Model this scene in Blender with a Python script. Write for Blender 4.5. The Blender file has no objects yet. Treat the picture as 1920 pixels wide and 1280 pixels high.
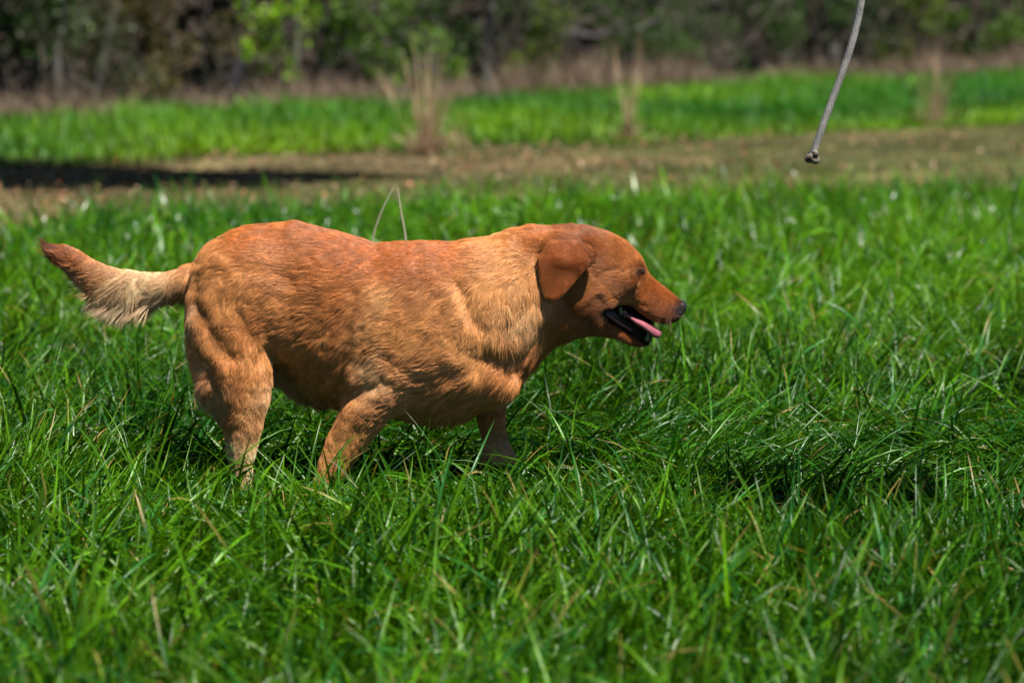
import bpy, math
import numpy as np
from mathutils import Vector, Euler
D2R = math.radians
sc = bpy.context.scene
RNG = np.random.default_rng(7)

# ------------------------------------------------------------------ camera
PITCH = D2R(7.478); F = 100/36*1920; CAMZ = 1.0
cam = bpy.data.cameras.new('camera'); cam_o = bpy.data.objects.new('camera', cam)
sc.collection.objects.link(cam_o); sc.camera = cam_o
cam_o.location = (0, 0, CAMZ); cam_o.rotation_euler = (math.pi/2-PITCH, 0, 0)
cam.lens = 100; cam.sensor_width = 36; cam.clip_start = .1; cam.clip_end = 400
cam.dof.use_dof = True; cam.dof.focus_distance = 5.22; cam.dof.aperture_fstop = 3.7
cam.dof.aperture_blades = 0
# ------------------------------------------------------------------ light
SUN = np.array([.32, -.30, .93]); SUN = SUN/np.linalg.norm(SUN)
elev = math.asin(SUN[2]); azim = math.atan2(SUN[0], SUN[1])      # from +Y, clockwise towards +X
w = bpy.data.worlds.new('World'); sc.world = w; w.use_nodes = True
nt = w.node_tree; bg = nt.nodes['Background']
sky = nt.nodes.new('ShaderNodeTexSky'); sky.sky_type = 'NISHITA'; sky.sun_disc = False; sky.air_density = .55; sky.dust_density = .2
sky.sun_elevation = elev; sky.sun_rotation = azim
nt.links.new(sky.outputs[0], bg.inputs[0]); bg.inputs[1].default_value = .05
sl = bpy.data.lights.new('sun', 'SUN'); sl.energy = 5.0; sl.angle = D2R(.5); sl.color = (1, .95, .87)
so = bpy.data.objects.new('sun', sl); sc.collection.objects.link(so)
so.rotation_euler = Vector(SUN).to_track_quat('Z', 'Y').to_euler(); so.location = (3, -4, 8)
sc.view_settings.view_transform = 'Standard'; sc.view_settings.look = 'None'
sc.view_settings.exposure = 1.05; sc.view_settings.gamma = 1
cy = sc.cycles
cy.max_bounces = 6; cy.diffuse_bounces = 1; cy.glossy_bounces = 2; cy.transmission_bounces = 4; cy.transparent_max_bounces = 4
cy.use_denoising = True; cy.denoising_input_passes = 'RGB_ALBEDO_NORMAL'; cy.denoising_prefilter = 'ACCURATE'
cy.sample_clamp_indirect = 2; cy.sample_clamp_direct = 1.5; cy.caustics_reflective = False; cy.caustics_refractive = False
sc.cycles_curves.shape = 'RIBBONS'

# ------------------------------------------------------------------ helpers
def at(px, py, Y):
    """picture point -> world point on the plane y = Y (numpy friendly)"""
    a = (np.asarray(px, float)-960)/F; b = (640-np.asarray(py, float))/F
    dy = math.cos(PITCH)+b*math.sin(PITCH); dz = -math.sin(PITCH)+b*math.cos(PITCH)
    t = Y/dy
    return a*t, np.zeros_like(a)+Y, CAMZ+dz*t

def vnoise(p, seed=0):
    """smooth 3-D value noise in -1..1 for points p (N,3)"""
    p = np.asarray(p, np.float64); i = np.floor(p).astype(np.int64); f = p-i; f = f*f*(3-2*f)
    def h(ix, iy, iz):
        n = (ix*374761393+iy*668265263+iz*2147483647+seed*1274126177) & 0xffffffff
        n = ((n ^ (n >> 13))*1274126177) & 0xffffffff
        n = n ^ (n >> 16)
        return (n & 0xffff)/32767.5-1
    r = 0
    for dx in (0, 1):
        for dy in (0, 1):
            for dz in (0, 1):
                wgt = (f[:, 0] if dx else 1-f[:, 0])*(f[:, 1] if dy else 1-f[:, 1])*(f[:, 2] if dz else 1-f[:, 2])
                r = r+wgt*h(i[:, 0]+dx, i[:, 1]+dy, i[:, 2]+dz)
    return r

def tag(o, label=None, cat=None, group=None, kind=None):
    if label: o['label'] = label
    if cat: o['category'] = cat
    if group: o['group'] = group
    if kind: o['kind'] = kind
    return o
def empty(name, loc=(0, 0, 0), **k):
    o = bpy.data.objects.new(name, None); o.empty_display_size = .1; sc.collection.objects.link(o); o.location = loc
    return tag(o, **k)
def npmesh(name, v, faces, mat, parent=None, col=None, smooth=True, origin=None):
    """faces: (M,3) or (M,4) int array, or list of such arrays"""
    if not isinstance(faces, (list, tuple)): faces = [faces]
    faces = [f for f in faces if len(f)]
    me = bpy.data.meshes.new(name)
    v = np.asarray(v, np.float32)
    if origin is not None: v = v-np.asarray(origin, np.float32)
    me.vertices.add(len(v)); me.vertices.foreach_set('co', v.ravel())
    nl = sum(f.size for f in faces); nf = sum(len(f) for f in faces)
    me.loops.add(nl); me.loops.foreach_set('vertex_index', np.concatenate([f.ravel() for f in faces]).astype(np.int32))
    me.polygons.add(nf)
    tot = np.concatenate([np.full(len(f), f.shape[1]) for f in faces]).astype(np.int32)
    st = np.concatenate([[0], np.cumsum(tot)[:-1]]).astype(np.int32)
    me.polygons.foreach_set('loop_start', st); me.polygons.foreach_set('loop_total', tot)
    me.polygons.foreach_set('use_smooth', np.full(nf, smooth))
    me.update(calc_edges=True)
    if col is not None:
        a = me.attributes.new('col', 'FLOAT_COLOR', 'POINT')
        c = np.ones((len(v), 4), np.float32); c[:, :3] = col; a.data.foreach_set('color', c.ravel())
    o = bpy.data.objects.new(name, me); sc.collection.objects.link(o)
    if mat: me.materials.append(mat)
    if origin is not None: o.location = origin
    if parent: o.parent = parent
    return o

def material(name, base=None, attr=True, rough=.5, trans=0, spec=.5, tcol=(1, 1, 1), bump=None, sheen=0, rand=None):
    m = bpy.data.materials.new(name); m.use_nodes = True; n = m.node_tree.nodes; l = m.node_tree.links
    p = n['Principled BSDF']; p.inputs['Roughness'].default_value = rough
    p.inputs['Specular IOR Level'].default_value = spec
    src = None
    if attr:
        a = n.new('ShaderNodeAttribute'); a.attribute_name = 'col'; src = a.outputs['Color']
    elif base is not None:
        p.inputs['Base Color'].default_value = (*base, 1)
    if rand:                                        # noise that varies the colour: (scale, low, high)
        t = n.new('ShaderNodeTexNoise'); t.inputs['Scale'].default_value = rand[0]; t.inputs['Detail'].default_value = 6
        g = n.new('ShaderNodeNewGeometry'); l.new(g.outputs['Position'], t.inputs['Vector'])
        r = n.new('ShaderNodeMapRange'); r.inputs['From Min'].default_value = .3; r.inputs['From Max'].default_value = .7
        r.inputs['To Min'].default_value = rand[1]; r.inputs['To Max'].default_value = rand[2]; l.new(t.outputs[0], r.inputs[0])
        x = n.new('ShaderNodeMix'); x.data_type = 'RGBA'; x.blend_type = 'MULTIPLY'; x.inputs[0].default_value = 1
        if src: l.new(src, x.inputs[6])
        else: x.inputs[6].default_value = (*base, 1)
        l.new(r.outputs[0], x.inputs[7]); src = x.outputs[2]
    if src: l.new(src, p.inputs['Base Color'])
    if bump:
        t = n.new('ShaderNodeTexNoise'); t.inputs['Scale'].default_value = bump[0]; t.inputs['Detail'].default_value = 5
        g = n.new('ShaderNodeNewGeometry'); l.new(g.outputs['Position'], t.inputs['Vector'])
        b = n.new('ShaderNodeBump'); b.inputs['Strength'].default_value = bump[1]; b.inputs['Distance'].default_value = bump[2]
        l.new(t.outputs[0], b.inputs['Height']); l.new(b.outputs[0], p.inputs['Normal'])
    if trans:
        tr = n.new('ShaderNodeBsdfTranslucent'); mx = n.new('ShaderNodeMixShader'); mx.inputs[0].default_value = trans
        if src:
            x = n.new('ShaderNodeMix'); x.data_type = 'RGBA'; x.blend_type = 'MULTIPLY'; x.inputs[0].default_value = 1
            l.new(src, x.inputs[6]); x.inputs[7].default_value = (*tcol, 1); l.new(x.outputs[2], tr.inputs[0])
        else: tr.inputs[0].default_value = (*[base[i]*tcol[i] for i in range(3)], 1)
        l.new(p.outputs[0], mx.inputs[1]); l.new(tr.outputs[0], mx.inputs[2])
        l.new(mx.outputs[0], n['Material Output'].inputs[0])
    return m

M_blade = material('grass_blade', rough=.29, trans=.26, spec=.20, tcol=(1.5, 1.35, .2))
M_fargrass = material('far_grass_blade', rough=.5, trans=.35, spec=.25, tcol=(1.4, 1.3, .4))
M_dry = material('dry_stem', rough=.6, trans=.25, spec=.3)
M_leaf = material('leaf', rough=.5, trans=.35, spec=.35, tcol=(1.4, 1.5, .5))
M_bark = material('bark', rough=.9, spec=.2, bump=(40, .6, .01), rand=(14, .55, 1.25))
M_skin = material('fur_skin', rough=.85, spec=.15)
M_fur = material('fur_hair', rough=.42, spec=.40, trans=.10, tcol=(1.2, 1.0, .8))
M_litter = material('litter_leaf', rough=.8, spec=.2, trans=.1)

# ------------------------------------------------------------------ layout lines (world)
near_edge = lambda x: 11.7+.40*x            # lush grass ends, trodden strip begins
far_edge = lambda x: 16.2+.66*x              # trodden strip ends, far grass begins
wood_edge = lambda x: 20.7+1.04*x            # far grass ends, wood begins
SOFT = lambda x, y, s: vnoise(np.stack([x*s, y*s, 0*x], 1), 5)

# ------------------------------------------------------------------ ground
def ground():
    xs = np.concatenate([np.linspace(-150, -20, 14), np.linspace(-18, 18, 181), np.linspace(20, 150, 14)])
    ys = np.concatenate([np.linspace(-60, 0, 8), np.linspace(1, 40, 260), np.linspace(44, 260, 20)])
    X, Y = np.meshgrid(xs, ys, indexing='ij'); x = X.ravel(); y = Y.ravel()
    z = .012*vnoise(np.stack([x*2.1, y*2.1, x*0], 1), 3)+.02*vnoise(np.stack([x*.4, y*.4, x*0], 1), 4)
    z -= .02
    d_far = y-far_edge(x); d_near = y-near_edge(x); d_w = y-wood_edge(x)
    nz = SOFT(x, y, 1.3)*.35
    soil = np.array([.02, .016, .008]); thatch = np.array([.012, .018, .005]); path = np.array([.135, .090, .048])
    mos = np.array([.065, .072, .022]); wood = np.array([.030, .020, .012])
    s = lambda t: np.clip(t, 0, 1)[:, None]
    c = thatch*np.ones((len(x), 1))
    pm = s((d_near+nz+.25)/.5)
    pc = path+(mos-path)*s(.5+.5*vnoise(np.stack([x*.9, y*1.6, x*0], 1), 9)+.12*(x-.3))
    pc = pc*np.exp(.45*vnoise(np.stack([x*5, y*3, x*0], 1), 19)+.35*vnoise(np.stack([x*1.2, y*1.2, x*0], 1), 20))[:, None]; c = c*(1-pm)+pc*pm
    fm = s((d_far+nz*.6)/.5); c = c*(1-fm)+thatch*fm
    wm = s((d_w+nz)/.5); c = c*(1-wm)+wood*wm
    nx, ny = len(xs), len(ys)
    i = np.arange(nx*ny).reshape(nx, ny)
    f = np.stack([i[:-1, :-1], i[1:, :-1], i[1:, 1:], i[:-1, 1:]], -1).reshape(-1, 4)
    m = material('ground', rough=.95, spec=.15, bump=(30, .8, .02), rand=(9, .45, 1.5))
    o = npmesh('ground', np.stack([x, y, z], 1), f, m, col=c); tag(o, kind='structure')
ground()

# ------------------------------------------------------------------ grass
def blades(P, L, W, az, lean, curl, col, rows=6, fold=.25, twist=None, tipcol=None):
    """P (N,3) roots; returns verts, quads, colours.  lean / lean+curl = angle from vertical at root / tip"""
    N = len(P); t = np.linspace(0, 1, rows+1)
    phi = lean[:, None]+curl[:, None]*t[None]**1.4
    ds = (L/rows)[:, None]
    h = np.cumsum(np.concatenate([np.zeros((N, 1)), np.sin(phi[:, 1:])*ds], 1), 1)
    z = np.cumsum(np.concatenate([np.zeros((N, 1)), np.cos(phi[:, 1:])*ds], 1), 1)
    az2 = az[:, None]+(0 if twist is None else twist[:, None]*.35*t[None])
    dx, dy = np.cos(az2), np.sin(az2)
    C = np.stack([P[:, 0:1]+dx*h, P[:, 1:2]+dy*h, P[:, 2:3]+z], -1)            # N,R,3
    tw = np.zeros((N, rows+1)) if twist is None else twist[:, None]*t[None]
    side0 = np.stack([-dy, dx, 0*dx], -1)
    nrm = np.stack([-dx*np.cos(phi), -dy*np.cos(phi), np.sin(phi)], -1)
    side = side0*np.cos(tw)[..., None]+nrm*np.sin(tw)[..., None]
    nn = nrm*np.cos(tw)[..., None]-side0*np.sin(tw)[..., None]
    wp = (W[:, None]*np.minimum(1, .55+1.8*t)[None]*(1-t[None]**2.2)*.5)[..., None]
    if fold:
        V = np.stack([C-side*wp, C-nn*wp*fold*2, C+side*wp], 2)                # N,R,3,3
        k = 3
    else:
        V = np.stack([C-side*wp, C+side*wp], 2); k = 2
    base = np.arange(N)[:, None]*((rows+1)*k)
    q = []
    for r in range(rows):
        for c in range(k-1):
            q.append([r*k+c, r*k+c+1, (r+1)*k+c+1, (r+1)*k+c])
    q = np.array(q)
    faces = (base[:, :, None]+q[None]).reshape(-1, 4)
    cc = col[:, None, :]*(.72+.38*t)[None, :, None]                             # darker towards the root, lighter towards the tip
    if tipcol is not None:
        m = np.clip((t-.72)/.2, 0, 1)[None, :, None]*tipcol[1][:, None, None]
        cc = cc*(1-m)+tipcol[0][None, None]*m
    cols = np.repeat(cc[:, :, None, :], k, 2).reshape(-1, 3)
    return V.reshape(-1, 3), faces, cols

def merge(parts):
    V, Fs, C = [], [], []; off = 0
    for v, f, c in parts:
        V.append(v); Fs.append(f+off); C.append(c); off += len(v)
    return np.concatenate(V), np.concatenate(Fs), np.concatenate(C)

# paws and legs of the dog: (x, y, radius) where no blade may start
LEGS = [(-.47, 5.25, .05), (-.36, 5.25, .035), (-.44, 5.42, .05), (-.36, 5.25, .04), (-.335, 5.25, .045), (-.03, 5.42, .04)]
def in_view(x, y, m): return np.abs(x) < y*.18+m
def grass_field():
    parts = []
    def zone(y0, y1, dens, mar, rows, fold, wmul, lmul=1.0, seed=0, xr=None):
        r = np.random.default_rng(100+seed)
        X1 = y1*.18+mar if xr is None else xr
        A = 2*X1*(y1-y0); nt_ = int(A*dens/7)
        tx = r.uniform(-X1, X1, nt_); ty = r.uniform(y0, y1, nt_)
        ok = (ty < near_edge(tx)+.25*SOFT(tx, ty, 2.3)+.1) & (np.abs(tx) < ty*.18+mar)
        tx, ty = tx[ok], ty[ok]; T = len(tx)
        taz = r.uniform(0, 2*math.pi, T)
        n = r.integers(4, 11, T); idx = np.repeat(np.arange(T), n); N = len(idx)
        a = r.uniform(0, 2*math.pi, N); rad = .022*np.sqrt(r.uniform(0, 1, N))
        x = tx[idx]+rad*np.cos(a)*1.6; y = ty[idx]+rad*np.sin(a)*1.6
        p3 = lambda s, k: vnoise(np.stack([x*s, y*s, 0*x+k], 1), 11+k)
        # wind-lodged swirls
        fang = 2.6*p3(1.1, 1)+1.8*p3(2.7, 2)-.35
        mat_amt = np.clip(.42+.55*p3(1.6, 3)+.28*p3(4.2, 4), 0, 1)               # 0 upright .. 1 flattened
        right = np.clip((x-.12)/.5, 0, 1)*np.clip(1-np.abs(y-5.6)/1.7, 0, 1)
        mat_amt = np.clip(mat_amt+.55*right, 0, 1.15)
        mat_amt = np.where(y < 4.75, mat_amt*.55, mat_amt); mat_amt = np.where(y > 7, mat_amt*.75, mat_amt)
        aim = np.where(r.uniform(0, 1, N) < .25+.38*mat_amt, fang+r.normal(0, .7, N), a+r.normal(0, .6, N))
        L = (.070+.080*r.gamma(2.0, .5, N)+.035*p3(2.2, 5))*lmul
        tall = r.uniform(0, 1, N) < .030; L = np.where(tall, L*1.4, L); front = (x > -.85) & (x < .25) & (y > 4.75) & (y < 5.6); L = np.where(front & (r.uniform(0, 1, N) < .9), L*.76, L); L = np.clip(L, .05, .27)
        lean = np.abs(r.normal(.22, .22, N))+.85*mat_amt*r.uniform(.2, 1, N)
        curl = np.abs(r.normal(.9, .75, N))+.55*mat_amt
        lean = np.where(tall, lean*.6, lean); curl = np.where(tall, curl*.6, curl)
        # hollow of flattened grass at the right
        hol = 1.05*np.exp(-(((x-.62)/.24)**2+((y-4.86-.10*(x-.68))/.20)**4))+1.1*np.exp(-(((x-1.08)/.2)**2+((y-4.76)/.18)**2))
        L = L*(1-.85*np.clip(hol, 0, 1)); keep = r.uniform(0, 1, N) > .75*hol
        # under the dog
        under = (x > -.60) & (x < 0.02) & (np.abs(y-5.33) < .13)
        L = np.where(under, np.minimum(L, .13)*.8, L); lean = np.where(under, lean+.3, lean)
        for lx, ly, lr in LEGS: keep &= ((x-lx)**2+(y-ly)**2) > lr*lr
        keep &= ~((L > .16) & (x > -.68) & (x < .1) & (y > 5.18) & (y < 5.52))
        W = np.clip(.0058*np.exp(r.normal(0, .38, N)), .0020, .0125)*wmul*np.where(tall, 1.25, 1)
        hue = np.clip(.5+.40*p3(.9, 6)+.15*(y-6)*np.clip(1.2-np.abs(y-7)/3, 0, 1)-.5*np.exp(-((x+.72)/.28)**2-((y-5.75)/.45)**2)+r.normal(0, .27, N), 0, 1)[:, None]  # darker hue behind the tail puts the dog's shadow and dark blades into colour
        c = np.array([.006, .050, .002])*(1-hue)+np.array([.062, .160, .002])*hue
        c = c*(1+.40*np.clip((y-6.8)/2.5, 0, 1))[:, None]
        bl = (r.uniform(0, 1, N) < .18)[:, None]; c = np.where(bl, np.array([.018, .090, .014]), c)
        c = c*np.exp(r.normal(0, .28, N)+.22*p3(1.5, 8))[:, None]
        dd_ = r.uniform(0, 1, N) < np.where(y < 4.5, .014, .028); dead = dd_[:, None]; W = np.where(dd_, W*.55, W); L = np.where(dd_, np.minimum(L, .13), L)
        c = np.where(dead, np.array([.34, .20, .065])*np.exp(r.normal(0, .3, N))[:, None], c)
        tipm = np.where(r.uniform(0, 1, N) < .06, 1.0, 0)
        z = -.02+.02*vnoise(np.stack([x*.4, y*.4, x*0], 1), 4)+.0*x
        P = np.stack([x, y, z], 1)
        tw = r.normal(0, 1.1, N)
        k = keep
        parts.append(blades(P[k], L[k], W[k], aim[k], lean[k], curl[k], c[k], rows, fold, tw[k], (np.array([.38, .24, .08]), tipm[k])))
    zone(2.7, 4.5, 9800, .35, 6, .3, 1.15, 1.05, 1)
    zone(4.5, 6.6, 15500, .35, 7, .3, 1.0, 1.0, 2)
    zone(6.6, 9.0, 5600, .4, 5, .25, 1.12, 1.0, 3)
    zone(9.0, 13.2, 4200, .5, 4, 0, 1.25, .85, 4)
    # long blades lodged over the hollow at the right
    r = np.random.default_rng(55)
    for (xa, xb, ya, yb, n, a0) in ((.22, .72, 5.10, 5.24, 260, -.42), (.80, 1.12, 4.94, 5.06, 110, -.30), (.05, .45, 5.4, 5.7, 160, -.2)):
        x = r.uniform(xa, xb, n); y = r.uniform(ya, yb, n); hue = r.uniform(0, 1, n)[:, None]
        c = (np.array([.012, .08, .006])*(1-hue)+np.array([.05, .15, .008])*hue)*np.exp(r.normal(0, .25, n))[:, None]
        parts.append(blades(np.stack([x, y, 0*x-.01], 1), r.uniform(.16, .32, n), r.uniform(.003, .008, n), r.normal(a0, .85, n), r.uniform(.35, .75, n), r.uniform(.7, 1.15, n),
                            c, 8, .3, r.normal(0, .8, n), (np.array([.38, .24, .08]), 0*x)))
    v, f, c = merge(parts)
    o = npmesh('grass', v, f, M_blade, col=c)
    tag(o, 'lush green grass standing and lying in swirls across the near field', 'grass', kind='stuff')
    print('grass quads', len(f))
    # sparser surroundings outside the picture
    parts.clear()
    r = np.random.default_rng(5); N = 70000
    x = r.uniform(-9, 9, N); y = r.uniform(-1.5, 15.5, N)
    ok = (y < near_edge(x)) & (np.abs(x) > np.maximum(y, 2)*.18+.3) & (np.hypot(x, y) > .9)
    x, y = x[ok], y[ok]; N = len(x)
    hue = r.uniform(0, 1, N)[:, None]
    c = np.array([.014, .08, .006])*(1-hue)+np.array([.055, .165, .006])*hue
    v, f, c = blades(np.stack([x, y, 0*x-.01], 1), r.uniform(.12, .22, N), r.uniform(.006, .013, N), r.uniform(0, 6.28, N),
                     np.abs(r.normal(.3, .25, N)), r.uniform(.3, 1.2, N), c, 4, 0, r.normal(0, 1, N))
    tag(npmesh('outer_grass', v, f, M_blade, col=c), 'green grass of the field beyond both sides of the picture', 'grass', kind='stuff')
grass_field()

def far_grass():
    r = np.random.default_rng(31); N = 230000
    x = r.uniform(-7, 9, N); y = r.uniform(11.5, 31, N)
    ok = (y > far_edge(x)+.35*SOFT(x, y, 1.7)) & (y < wood_edge(x)+.4*SOFT(x, y, 1.9)+.2) & (np.abs(x) < y*.18+2.2)
    x, y = x[ok], y[ok]; N = len(x)
    n1 = vnoise(np.stack([x*.8, y*.8, 0*x], 1), 21); n2 = vnoise(np.stack([x*2.6, y*2.6, 0*x], 1), 22)
    near = np.clip((y-far_edge(x))/1.6, 0, 1)
    L = (.085+.11*near+.035*n2+.03*n1)*r.uniform(.7, 1.25, N); L = np.clip(L, .05, .3)
    hue = np.clip(.30+.5*n1+.55*(1-near)+r.normal(0, .2, N), 0, 1)[:, None]
    c = np.array([.022, .135, .010])*(1-hue)+np.array([.15, .28, .007])*hue
    c = c*np.exp(r.normal(0, .2, N)+.3*n2+.2*n1)[:, None]
    v, f, c = blades(np.stack([x, y, 0*x-.02], 1), L, r.uniform(.008, .018, N), r.uniform(0, 6.28, N), np.abs(r.normal(.3, .3, N)),
                     r.uniform(.1, .9, N), c, 3, 0, r.normal(0, 1, N))
    tag(npmesh('far_grass', v, f, M_fargrass, col=c), 'bright green band of grass between the bare strip and the wood', 'grass', kind='stuff')
    # straw-coloured dead grass along the foot of the wood
    N = 30000; x = r.uniform(-7, 9, N); d = np.abs(r.normal(0, .55, N))-.25
    y = wood_edge(x)+d+.35*vnoise(np.stack([x*1.3, 0*x, 0*x], 1), 41)
    n1 = vnoise(np.stack([x*1.5, y*1.5, 0*x], 1), 23); n3 = vnoise(np.stack([x*4.5, y*2.5, 0*x], 1), 24)
    ok = (n3 > -.45) & (np.abs(x) < y*.18+1.6); x, y, n1, n3 = x[ok], y[ok], n1[ok], n3[ok]; N = len(x)
    L = (.20+.16*n1+.17*np.clip(n3, 0, 1))*r.uniform(.5, 1.3, N); L = np.clip(L, .06, .65)
    mixn = r.uniform(0, 1, N)[:, None]
    c = np.array([.17, .115, .08])*(1-mixn)+np.array([.28, .205, .145])*mixn
    c = c*np.exp(r.normal(0, .2, N))[:, None]
    v, f, c = blades(np.stack([x, y, 0*x-.02], 1), L, r.uniform(.004, .011, N), r.uniform(0, 6.28, N), np.abs(r.normal(.15, .3, N)),
                     r.uniform(0, 1.0, N), c, 3, 0, r.normal(0, 1, N))
    tag(npmesh('dead_grass', v, f, M_dry, col=c), 'straw coloured dead grass along the foot of the wood', 'dead grass', kind='stuff')
far_grass()

def strip():
    """short sparse growth and fallen leaves on the trodden strip"""
    r = np.random.default_rng(77); N = 110000
    x = r.uniform(-5, 6, N); y = r.uniform(8.5, 20, N)
    n = vnoise(np.stack([x*1.1, y*2.0, 0*x], 1), 33); n2 = vnoise(np.stack([x*4, y*4, 0*x], 1), 34)
    ok = (y > near_edge(x)-.1) & (y < far_edge(x)+.2) & (np.abs(x) < y*.18+.8) & (n+.6*n2+.16*(x-.2)+r.normal(0, .3, N) > -.45)
    x, y = x[ok], y[ok]; N = len(x)
    h = (r.uniform(0, 1, N)**1.4)[:, None]
    c = np.array([.035, .070, .012])*(1-h)+np.array([.11, .10, .036])*h
    v, f, c = blades(np.stack([x, y, 0*x-.015], 1), r.uniform(.02, .06, N), r.uniform(.004, .009, N), r.uniform(0, 6.28, N),
                     np.abs(r.normal(.6, .4, N)), r.uniform(.1, .8, N), c, 2, 0, r.normal(0, 1, N))
    tag(npmesh('short_turf', v, f, M_fargrass, col=c), 'thin short olive turf on the bare strip', 'turf', kind='stuff')
    N = 15000; x = r.uniform(-5, 6, N); y = r.uniform(8.5, 20, N)
    ok = (y > near_edge(x)-.5) & (y < far_edge(x)+.5) & (np.abs(x) < y*.18+.8) & (r.uniform(0, 1, N) < .85-.11*(x+2)); x, y = x[ok], y[ok]; N = len(x)
    s = r.uniform(.007, .020, N); a = r.uniform(0, 6.28, N); ti = r.normal(0, .5, N); tj = r.normal(0, .5, N)
    u = np.stack([np.cos(a), np.sin(a), ti], 1)*s[:, None]; q = np.stack([-np.sin(a), np.cos(a), tj], 1)*(s*.55)[:, None]
    P = np.stack([x, y, r.uniform(.002, .022, N)], 1)
    V = np.stack([P-u, P+q, P+u, P-q], 1).reshape(-1, 3); Fc = np.arange(4*N).reshape(-1, 4)
    pal = np.array([[.24, .125, .065], [.27, .175, .10], [.15, .085, .05], [.31, .225, .14], [.28, .11, .055]])
    c = pal[r.integers(0, 5, N)]*np.exp(r.normal(0, .25, N))[:, None]
    tag(npmesh('fallen_leaves', V, Fc, M_litter, col=np.repeat(c, 4, 0), smooth=False), 'brown fallen leaves scattered over the bare strip', 'fallen leaves', kind='stuff')
strip()

def tall_blade(px, py, Yd, L, W, az, lean, curl, col, label, tw=.6):
    """one conspicuous blade whose root stands below picture point (px,py) at distance Yd"""
    x = (px-960)/F*Yd
    v, f, c = blades(np.array([[x, Yd, -.01]]), np.array([L]), np.array([W]), np.array([az]), np.array([lean]), np.array([curl]),
                     np.array([col]), 14, .3, np.array([tw]))
    tag(npmesh('grass_blade', v, f, M_blade, col=c, origin=(x, Yd, -.01)), label, 'grass blade')
tall_blade(712, 0, 4.74, .225, .014, 2.75, .12, .12, (.02, .095, .018), 'broad blue green grass blade rising in front of the near foreleg', .2)
tall_blade(1238, 0, 4.35, .26, .011, 2.4, .25, .35, (.05, .15, .05), 'upright bright grass blade in the blurred foreground below the head', .4)
tall_blade(1435, 0, 4.05, .30, .013, 2.7, .28, .25, (.06, .16, .06), 'pale glossy blurred grass blade standing in the foreground right of the dog', .5)
tall_blade(968, 0, 5.05, .20, .005, .4, .05, .2, (.07, .17, .04), 'thin upright grass blade just right of the far foreleg', .5)

# ------------------------------------------------------------------ tubes, stems, trees
def tubes(paths, sides=6):
    """paths: list of (points (n,3), radii (n,)) -> verts, quads"""
    V, Q = [], []; off = 0
    for pts, rad in paths:
        pts = np.asarray(pts, float); rad = np.asarray(rad, float); n = len(pts)
        tg = np.gradient(pts, axis=0); tg /= np.linalg.norm(tg, axis=1)[:, None]+1e-9
        ref = np.array([0.31, .95, .05]) if abs(tg[0, 2]) > .5 else np.array([0, 0, 1.])
        a = np.cross(tg, ref); a /= np.linalg.norm(a, axis=1)[:, None]+1e-9; b = np.cross(tg, a)
        th = np.arange(sides)*2*math.pi/sides
        ring = a[:, None]*np.cos(th)[None, :, None]+b[:, None]*np.sin(th)[None, :, None]
        V.append((pts[:, None]+ring*rad[:, None, None]).reshape(-1, 3))
        i = np.arange(n*sides).reshape(n, sides)+off
        j = np.roll(i, -1, 1)
        Q.append(np.stack([i[:-1], j[:-1], j[1:], i[1:]], -1).reshape(-1, 4)); off += n*sides
    return np.concatenate(V), np.concatenate(Q)
def wander(p0, p1, n, amp, r):
    t = np.linspace(0, 1, n)[:, None]; p = np.asarray(p0)*(1-t)+np.asarray(p1)*t
    d = np.cumsum(r.normal(0, 1, (n, 3)), 0); d -= d[:1]*(1-t)+d[-1:]*t*.5
    return p+d*amp/math.sqrt(n)
def leaves(C, s, r, col, jit=.25):
    """leaf-shaped quads at centres C"""
    N = len(C); u = r.normal(0, 1, (N, 3)); u /= np.linalg.norm(u, axis=1)[:, None]
    q = np.cross(u, r.normal(0, 1, (N, 3))); q /= np.linalg.norm(q, axis=1)[:, None]+1e-9
    ss = (s*r.uniform(.6, 1.4, N))[:, None]
    V = np.stack([C-u*ss, C+q*ss*.5, C+u*ss, C-q*ss*.5], 1).reshape(-1, 3)
    c = np.asarray(col)*np.exp(r.normal(0, jit, (N, 1)))*np.exp(r.normal(0, .06, (N, 3)))
    return V, np.arange(4*N).reshape(-1, 4), np.repeat(c, 4, 0)
def blobs(c, size, k, n, r):
    """n points in k uneven clumps filling an ellipsoid"""
    cen = r.normal(0, .42, (k, 3)); cen /= np.maximum(1, np.linalg.norm(cen, axis=1)/.95)[:, None]
    rad = r.uniform(.14, .34, k); i = r.integers(0, k, n)
    d = r.normal(0, 1, (n, 3)); d /= np.linalg.norm(d, axis=1)[:, None]; d *= (r.uniform(.25, 1, n)**.5)[:, None]
    p = (cen[i]+d*rad[i][:, None])*np.asarray(size)+np.asarray(c); p[:, 2] = np.maximum(p[:, 2], .04)
    return p
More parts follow.
